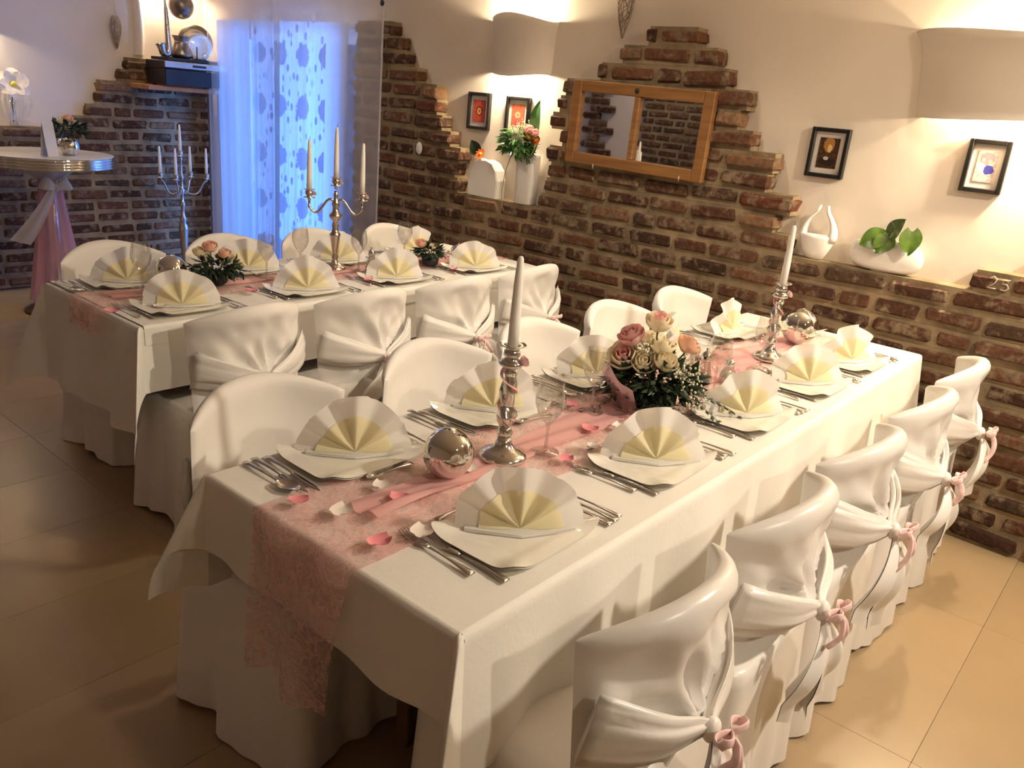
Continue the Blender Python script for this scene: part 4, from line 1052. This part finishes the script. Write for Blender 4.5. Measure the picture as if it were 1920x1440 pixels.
# oval planter with anthurium leaves
t = thing('oval_planter', 'oval white planter with four glossy green leaves on the brick ledge', 'planter', (XW+.05, .985, ZL))
def shellp(u, v, k=1):
    a = 2*PI*u; ph_ = PI*(.02+.86*v); r = math.sin(ph_)**.5
    return (.044*k*r*math.cos(a), .150*k*(r**.8)*math.sin(a), .066-.066*math.cos(ph_))
b_ = B(); b_.grid(shellp, 40, 16, True); b_.grid(lambda u, v: tuple(c_*f_+o_ for c_, f_, o_ in zip(shellp(u, v), (.9, .94, .95), (0, 0, .004))), 40, 16, True)
zmin = min(v[2] for v in b_.V); b_.V = [(v[0], v[1], v[2]-zmin) for v in b_.V]; b_.build('body', 'white_ceramic', t)
for (p, d, n, L_, w) in (((-.03, .020, .150), (-.25, .75, -.45), (-.85, -.1, .5), .100, .095), ((-.02, .000, .150), (-.10, -.35, .55), (-.8, .3, .5), .095, .085), ((-.03, -.005, .145), (-.3, .25, -.5), (-.85, -.1, .4), .085, .085), ((-.03, -.085, .185), (-.35, -.15, -.9), (-.95, -.15, .3), .105, .085)):
    b_ = B(); heart_leaf(b_, p, d, n, L_, w); o = b_.build('leaf', 'leaf_olive', t)
    B().tube([(0, 0, .07), Vector(p)], .0025, 6).build('stalk', 'stem', o)
# arched wall vase with orange blossom
t = thing('arched_vase', 'white arched vase with an orange blossom beside the brick steps', 'vase', (XW+.05, 3.262, ZL))
b_ = B(); outl = [(-.115, 0), (-.118, .10), (-.105, .155), (-.07, .195), (-.02, .21), (.03, .205), (.075, .18), (.105, .13), (.115, .07), (.112, 0)]
n = len(outl); V = []
for (x_, sc) in ((-.040, .93), (-.034, 1), (.034, 1), (.040, .93)):
    V += [(x_, y*sc, z*(1 if sc == 1 else .975)) for (y, z) in outl]
F = [tuple(range(n)), tuple(3*n+k for k in reversed(range(n)))]
for l_ in range(3):
    for k in range(n): F.append((l_*n+k, (l_+1)*n+k, (l_+1)*n+(k+1) % n, l_*n+(k+1) % n))
b_.add(V, F); b_.build('body', 'white_ceramic', t, False)
B().lathe([(.02, 0), (.024, .006), (.018, .008), (.016, .0)], 20, (-.005, .035, .203)).build('mouth', 'white_ceramic', t)
fl = B()
for k in range(22):
    a = 2*PI*k/22; rr = .036*(1 if k % 2 else .8); st = len(fl.V)
    fl.grid(lambda u, v: ((2*u-1)*.0065*math.sin(PI*(.1+.85*v)), v*rr, .006*v*v+(.004 if k % 2 else 0)), 4, 6)
    fl.xform(Matrix.Translation((-.03, .03, .235)) @ Matrix.Rotation(-1.15, 4, 'Y') @ Matrix.Rotation(a, 4, 'Z'), st)
o = fl.build('blossom', 'orange_petal', t)
B().sphere((-.036, .03, .238), .009, 10, 8).build('blossom_heart', 'yellow_petal', o)
b_ = B(); heart_leaf(b_, (-.01, .07, .24), (-.1, .55, .65), (-.9, .1, .3), .085, .075); o = b_.build('leaf', 'leaf_dark', t)
B().tube([(0, .035, .19), (-.01, .07, .24)], .002, 6).build('stalk', 'stem', o)
# tall square vase with mixed bouquet
t = thing('tall_vase', 'tall white vase holding a bouquet of greenery and pink orange blossoms', 'vase', (XW+.045, 2.955, ZL))
b_ = B(); n = 28
def sq(z, hx, hy): return [(hx*abs(math.cos(2*PI*k/n))**.45*(1 if math.cos(2*PI*k/n) >= 0 else -1), hy*abs(math.sin(2*PI*k/n))**.45*(1 if math.sin(2*PI*k/n) >= 0 else -1), z) for k in range(n)]
V = []
prof = [(0, .036, .058), (.004, .040, .062), (.16, .041, .064), (.275, .042, .066), (.275, .036, .060), (.20, .036, .060)]
for (z, hx, hy) in prof: V += sq(z, hx, hy)
F = [tuple(reversed(range(n)))]
for i in range(len(prof)-1):
    for k in range(n): F.append((i*n+k, i*n+(k+1) % n, (i+1)*n+(k+1) % n, (i+1)*n+k))
b_.add(V, F); b_.build('body', 'white_ceramic', t)
b_ = B(); leaves_into(b_, 230, (-.075, .03, .33), (.05, .11, .085), .05, 5, -.8, .4); o = b_.build('foliage', 'leaf_green', t, False); o['kind'] = 'stuff'
b_ = B(); breath_into(b_, 170, [(-.08, .03, .41), (-.09, .055, .39), (-.07, .0, .42), (-.08, .01, .37)], .015, 3); o = b_.build('buds', 'gypsophila', t, False); o['kind'] = 'stuff'
b_ = B(); heart_leaf(b_, (-.02, -.045, .40), (-.05, -.12, 1), (-1, .2, .1), .16, .085); b_.build('upright_leaf', 'leaf_green', t)
for i, (c_, mt_) in enumerate((((-.07, -.045, .40), 'rose_pink'), ((-.07, -.085, .385), 'rose_pink'), ((-.08, -.055, .36), 'orange_petal'), ((-.07, -.095, .35), 'orange_petal'))):
    bo, bi = B(), B(); rose_into(bo, bi, c_, .026, (.2, -.9), 50+i); o = bo.build('blossom', mt_, t); bi.build('heart', 'yellow_petal' if i > 1 else 'rose_pink', o)
for k in range(3):
    b_ = B(); b_.tube([(-.05, -.07-.012*k, .36), (-.075, -.085-.012*k, .33), (-.08, -.075-.012*k, .29), (-.07, -.06-.01*k, .27)], [(.007, .003), (.009, .003), (.007, .003), (.002, .002)], 6); b_.build('striped_blade', 'yellow_petal' if k % 2 else 'leaf_dark', t)
b_ = B(); rr = random.Random(4)
for k in range(9):
    c_ = Vector((-.066+rr.uniform(-.012, .012), -.03+rr.uniform(-.04, .045), .255+rr.uniform(-.03, .035))); r_ = rr.uniform(.012, .022); ax = rr.uniform(0, 6)
    b_.tube([c_+Vector((.008*math.sin(a+ax), r_*math.cos(a), r_*math.sin(a))) for a in [2*PI*i/14 for i in range(15)]], .003, 5)
b_.build('vine_curls', 'pewter', t)
tag(B().tube([(XW-.015, 3.03, ZL+.27), (XW-.03, 3.055, ZL+.16), (XW-.022, 3.075, ZL+.05), (XW-.014, 3.07, ZL-.03), (XW-.012, 3.055, ZL-.05)], [.0022]*5, 6).build('dry_stem', 'stem_dry'), 'thin dry stem hanging from the bouquet over the brick ledge', 'stem')

# ------------------------------------------------------------------ bar table with tulle bow
cxb, cyb = 2.16, 5.62
t = thing('bar_table', 'round white bar table with ribbed chrome edge and tulle bow on its post', 'bar table', (cxb, cyb, 0))
ztb = 1.0
B().lathe([(0, ztb-.004), (.375, ztb-.004), (.380, ztb-.002), (.375, ztb), (0, ztb)], 64).build('tabletop', 'laminate_white', t)
pr = [(.35, ztb-.075)]
for k in range(4):
    for a in range(5): pr.append((.378+.007*math.sin(PI*a/4), ztb-.072+k*.0167+.0167*a/4))
pr.append((.378, ztb-.0045))
B().lathe(pr, 64).build('ribbed_edge', 'chrome', t)
B().lathe([(0, 0), (.21, 0), (.212, .006), (.19, .014), (.05, .03), (.036, .05)], 48).build('base', 'pewter', t)
B().lathe([(.036, .04), (.036, ztb-.07)], 24).build('post', 'chrome', t)
rt = random.Random(9); ph = [rt.uniform(0, 6) for _ in range(4)]
B().grid(lambda u, v: ((.055+.10*v**1.2)*math.cos(2*PI*u)*(1+.16*math.sin(9*2*PI*u+ph[0])), (.055+.10*v**1.2)*math.sin(2*PI*u)*(1+.16*math.sin(9*2*PI*u+ph[0])), .86-.80*v), 90, 12, True).build('tulle_skirt', 'tulle_pink', t)
B().grid(lambda u, v: ((.055+.13*v**.8)*math.cos(2*PI*u)*(1+.1*math.sin(7*2*PI*u+ph[1])), (.055+.13*v**.8)*math.sin(2*PI*u)*(1+.1*math.sin(7*2*PI*u+ph[1])), .84+.09*v), 80, 6, True).build('tulle_collar', 'tulle_white', t)
b_ = B()
for sd in (-1, 1):
    b_.tube([(sd*.075*math.sin(PI*i/12), -.085-.05*math.sin(2*PI*i/12), .80+.03*math.sin(PI*i/12)) for i in range(13)], [(.035*math.sin(PI*(.08+.84*i/12))+.008, .006) for i in range(13)], 12)
b_.sphere((0, -.09, .80), .028, 12, 8); b_.build('bow', 'tulle_white', t)
for sd, ln in ((-1, .32),):
    B().grid(lambda u, v: (sd*(.02+.22*v)+(2*u-1)*(.015+.045*v), -.10-.03*math.sin(PI*v)+.008*math.sin(9*u), .79-ln*v+.02*(2*u-1)*sd), 14, 10).build('bow_tail', 'tulle_white', t)
# things on the bar table
zt = ztb+.001
t = thing('silver_flower_bowl', 'round silver bowl with a small rose posy on the bar table', 'vase', (2.245, 5.50, zt))
B().lathe([(0, 0), (.035, 0), (.055, .02), (.064, .05), (.058, .085), (.045, .10), (.042, .10), (.055, .083), (0, .03)], 32).build('bowl', 'chrome', t)
b_ = B(); leaves_into(b_, 220, (0, 0, .145), (.10, .10, .07), .042, 31, -.2, 0); o = b_.build('foliage', 'leaf_dark', t, False); o['kind'] = 'stuff'
add_rose(t, (.0, -.02, .215), .032, (.3, 0), 'rose_peach', 'rose_pink', 71, stem_to=(0, 0, .1)); add_rose(t, (-.045, -.03, .195), .024, (.3, 0), 'rose_cream', 'rose_cream', 72, stem_to=(0, 0, .1)); add_rose(t, (.05, -.02, .19), .024, (.3, .2), 'rose_cream', 'rose_cream', 73, stem_to=(0, 0, .1))
o = B().add([(-.04, -.03, 0), (.04, -.03, 0), (.04, 0, .20), (-.04, 0, .20), (-.04, .03, 0), (.04, .03, 0), (-.04, -.0285, 0), (.04, -.0285, 0), (.04, .0015, .198), (-.04, .0015, .198)], [(0, 1, 2, 3), (3, 2, 5, 4), (7, 6, 9, 8)]).build('menu_card', 'mat_board', None, False, (2.10, 5.42, zt), .35)
tag(o, 'folded white menu card standing on the bar table', 'card')
# lily arrangement on the back ledge
t = thing('lily_vase', 'clear slender vase with a white lily and trailing ribbons behind the bar table', 'flower', (2.245, YW+.04, 13*CO+.002))
B().lathe([(0, 0), (.028, 0), (.02, .04), (.016, .12), (.024, .16), (.0225, .16), (.0145, .12), (0, .01)], 20).build('vase', 'glass', t)
fl = B()
for k in range(6):
    a = 2*PI*k/6; st = len(fl.V); fl.grid(lambda u, v: ((2*u-1)*.055*math.sin(PI*(.10+.84*v))**.7, v*.105, .028*math.sin(PI*v*.8)+.006*(2*u-1)**2), 7, 8)
    fl.xform(Matrix.Translation((.0, -.05, .265)) @ Matrix.Rotation(1.2, 4, 'X') @ Matrix.Rotation(a, 4, 'Z'), st)
o = fl.build('lily', 'petal_white', t); B().sphere((.0, -.066, .268), .020, 12, 8).build('lily_heart', 'yellow_petal', o)
B().tube([(0, 0, .02), (0, -.01, .16), (0, -.04, .25)], .004, 6).build('stem', 'stem', t)
for k in range(5):
    sd = (-1, 1, .4, -.5, 1.3)[k]; B().grid(lambda u, v: (sd*.075*math.sin(2.2*v+.3)+(2*u-1)*.009, -.05-.02*math.sin(5*v+k), .24-.20*v+.05*math.sin(PI*v)), 4, 14).build('ribbon', 'tulle_white', t)
for sd in (-1, 1):
    b_ = B(); heart_leaf(b_, (sd*.05, -.04, .30), (sd, 0, .25), (0, -.6, .8), .055, .022); b_.build('leaf', 'pewter', t)

# ------------------------------------------------------------------ five-armed floor candelabra
cxf, cyf = 3.14, 5.80
t = thing('floor_candelabra', 'tall five-armed silver floor candelabra between bar table and curtain', 'candelabra', (cxf, cyf, 0))
B().lathe([(0, 0), (.14, 0), (.142, .008), (.10, .02), (.04, .05), (.018, .09), (.014, .12)], 32).build('foot', 'silver', t)
B().lathe([(.014, .12), (.016, .16), (.032, .42), (.034, .46), (.020, .50), (.026, .52), (.014, .55), (.012, .60), (.022, .625), (.012, .65), (.011, .70), (.020, .725), (.011, .75), (.010, .80), (.017, .82), (.009, .85), (.008, .94), (.014, .955), (.007, .97)], 28).build('stem', 'silver', t)
b_ = B(); cup(b_, (0, 0, .985)); b_.build('candle_cup', 'silver', t)
pos = [((0, 0, 1.003), 'taller white taper at the centre of the floor candelabra')]
for k, (la, de) in enumerate(((-.140, -.02), (-.035, -.125), (.065, .12), (.175, .03))):
    e = Vector((.88*la+.476*de, -.476*la+.88*de, 0))
    pts = [Vector((0, 0, .745))+e*(i/16)+Vector((0, 0, -.045*math.sin(PI*min(1, i/16*1.15))+.055*sstep(.6, 1, i/16))) for i in range(17)]
    B().tube(pts, .006, 8).build('arm', 'silver', t)
    b_ = B(); cup(b_, pts[-1]+Vector((0, 0, .028))); b_.build('candle_cup', 'silver', t); pos.append((tuple(pts[-1]+Vector((0, 0, .046))), 'white taper on the floor candelabra arm ' + ['towards the bar table', 'towards the tables', 'towards the corner shelf', 'towards the curtain'][k]))
for p, lab in pos: taper((cxf+p[0], cyf+p[1], p[2]), .19, .011, lab, 'candles on the floor candelabra')

# ------------------------------------------------------------------ corner shelf with hi-fi and silver pieces
ZS = 1.445
o = B().cbox((3.335, 6.153, ZS-.018), (.60, .29, .034), .004).build('corner_shelf', 'shelf_wood', None, False); tag(o, 'orange-brown wooden shelf in the brick corner by the curtain', 'shelf')
t = thing('hifi_receiver', 'black hi-fi receiver with a silver front strip on the corner shelf', 'stereo', (3.385, 6.11, ZS))
B().cbox((0, 0, .064), (.48, .28, .112), .004).build('case', 'black_plastic', t, False)
B().cbox((0, -.145, .150), (.49, .012, .042), .003).build('front_panel', 'aluminium', t, False)
B().cbox((0, 0, .148), (.485, .28, .05), .004).build('upper_case', 'black_plastic', t, False)
B().box((.02, -.152, .150), (.105, .003, .016)).build('display', 'black_paint', t, False)
for x_ in (-.20, .20): B().lathe([(0, 0), (.014, 0), (.014, .008), (0, .008)], 12, (x_, .1, 0)).build('foot', 'black_plastic', t)
ZS2 = ZS+.175
o = B().cbox((3.40, 6.11, ZS2+.012), (.45, .24, .022), .003).build('disc_player', 'black_plastic', None, False); tag(o, 'flat black player lying on the hi-fi receiver', 'player')
ZS3 = ZS2+.024
# saxophone
t = thing('saxophone', 'small silver ornamental saxophone standing on the hi-fi in the corner', 'saxophone', (3.205, 6.05, ZS3))
pts = [(-.030, 0, .395), (-.018, 0, .402), (-.002, 0, .395), (.004, 0, .375), (.006, 0, .30), (.010, 0, .20), (.014, 0, .11), (.016, 0, .055), (.010, 0, .022), (-.010, 0, .012), (-.028, 0, .026), (-.036, 0, .055), (-.044, 0, .085)]
rad = [.004, .005, .006, .008, .012, .016, .020, .023, .024, .0245, .025, .027, .036]
B().tube(pts, rad, 16, False).build('body', 'brass_silver', t)
B().tube([(-.058, 0, .388), (-.030, 0, .396)], [.0025, .0055], 8).build('mouthpiece', 'black_plastic', t)
for k in range(7):
    B().lathe([(0, 0), (.007, 0), (.007, .003), (0, .004)], 10).xform(Matrix.Translation((.008+.001*k, -.012-.0006*k, .32-.036*k)) @ Matrix.Rotation(PI/2, 4, 'X')).build('key', 'silver', t)
B().tube([(.016, -.006, .34), (.022, -.012, .2), (.026, -.014, .08)], .0018, 5).build('rod', 'silver', t)
B().box((0, 0, .002), (.07, .05, .004)).build('stand', 'black_plastic', t, False)
# pewter vase, plates
t = thing('pewter_vase', 'squat pewter vase with flared rim on the hi-fi in the corner', 'vase', (3.335, 6.08, ZS3))
B().lathe([(0, 0), (.055, 0), (.078, .012), (.080, .03), (.062, .07), (.048, .105), (.048, .125), (.062, .150), (.064, .154), (.058, .152), (.044, .124), (.044, .105), (0, .02)], 36).build('body', 'pewter', t)
B().lathe([(.0485, .108), (.0505, .112), (.0485, .116)], 30).build('band', 'silver', t)
def leaning_plate(x, y, R_, mat, label, tiltx):
    b_ = B(); b_.lathe([(0, 0), (R_*.6, 0), (R_*.68, .006), (R_, .016), (R_, .019), (R_*.66, .010), (0, .004)], 40)
    b_.xform(Matrix.Translation((x, y, ZS3+R_+.001)) @ Matrix.Rotation(-.45, 4, 'Z') @ Matrix.Rotation(PI/2-tiltx, 4, 'X'))
    zmin = min(v[2] for v in b_.V); b_.V = [(v[0], v[1], v[2]-zmin+ZS3) for v in b_.V]
    tag(b_.build('decorative_plate', mat), label, 'plate', 'plates on the corner shelf')
leaning_plate(3.515, 6.20, .125, 'pewter', 'large pewter plate leaning in the shelf corner', .12)
leaning_plate(3.500, 6.125, .095, 'porcelain', 'white plate leaning before the pewter one in the shelf corner', .14)
t = thing('plate_stand', 'black wire plate stand on the hi-fi before the leaning plates', 'stand', (3.47, 6.04, ZS3))
B().box((-.035, 0, .045), (.006, .006, .09)).build('upright', 'black_plastic', t, False)
B().tube([(.03+.022*math.cos(a), 0, .03+.022*math.sin(a)) for a in [k*.33 for k in range(20)]], .0018, 5).build('ring', 'black_plastic', t)
B().box((0, 0, .003), (.10, .05, .006)).build('base', 'black_plastic', t, False)
t = thing('hanging_ball', 'large pewter ball hanging above the vase in the shelf corner', 'ball', (3.345, 6.08, 2.0))
B().sphere((0, 0, 0), .088, 36, 22).build('globe', 'pewter', t); B().tube([(0, 0, .086), (0, 0, CEIL-2.0)], .0015, 5).build('cord', 'twig', t)

# ------------------------------------------------------------------ recessed ceiling spots
for i, (x, y, p, aim, cone) in enumerate(CEILING_SPOTS):
    t = thing('ceiling_spotlight', 'round white ceiling spotlight ' + ['above the open floor', 'behind the end of the candlestick table', 'above the gap between the two tables', 'in front of the terrace curtain', 'by the wall facing the mirror'][i], 'spotlight', (x, y, CEIL), 0, 'ceiling spotlights')
    B().lathe([(.045, 0), (.06, 0), (.062, -.012), (.052, -.02), (.045, -.014)], 24, cap=False).build('ring', 'white_ceramic', t)
    B().lathe([(0, -.004), (.044, -.004)], 20).build('lens', 'white_ceramic', t)
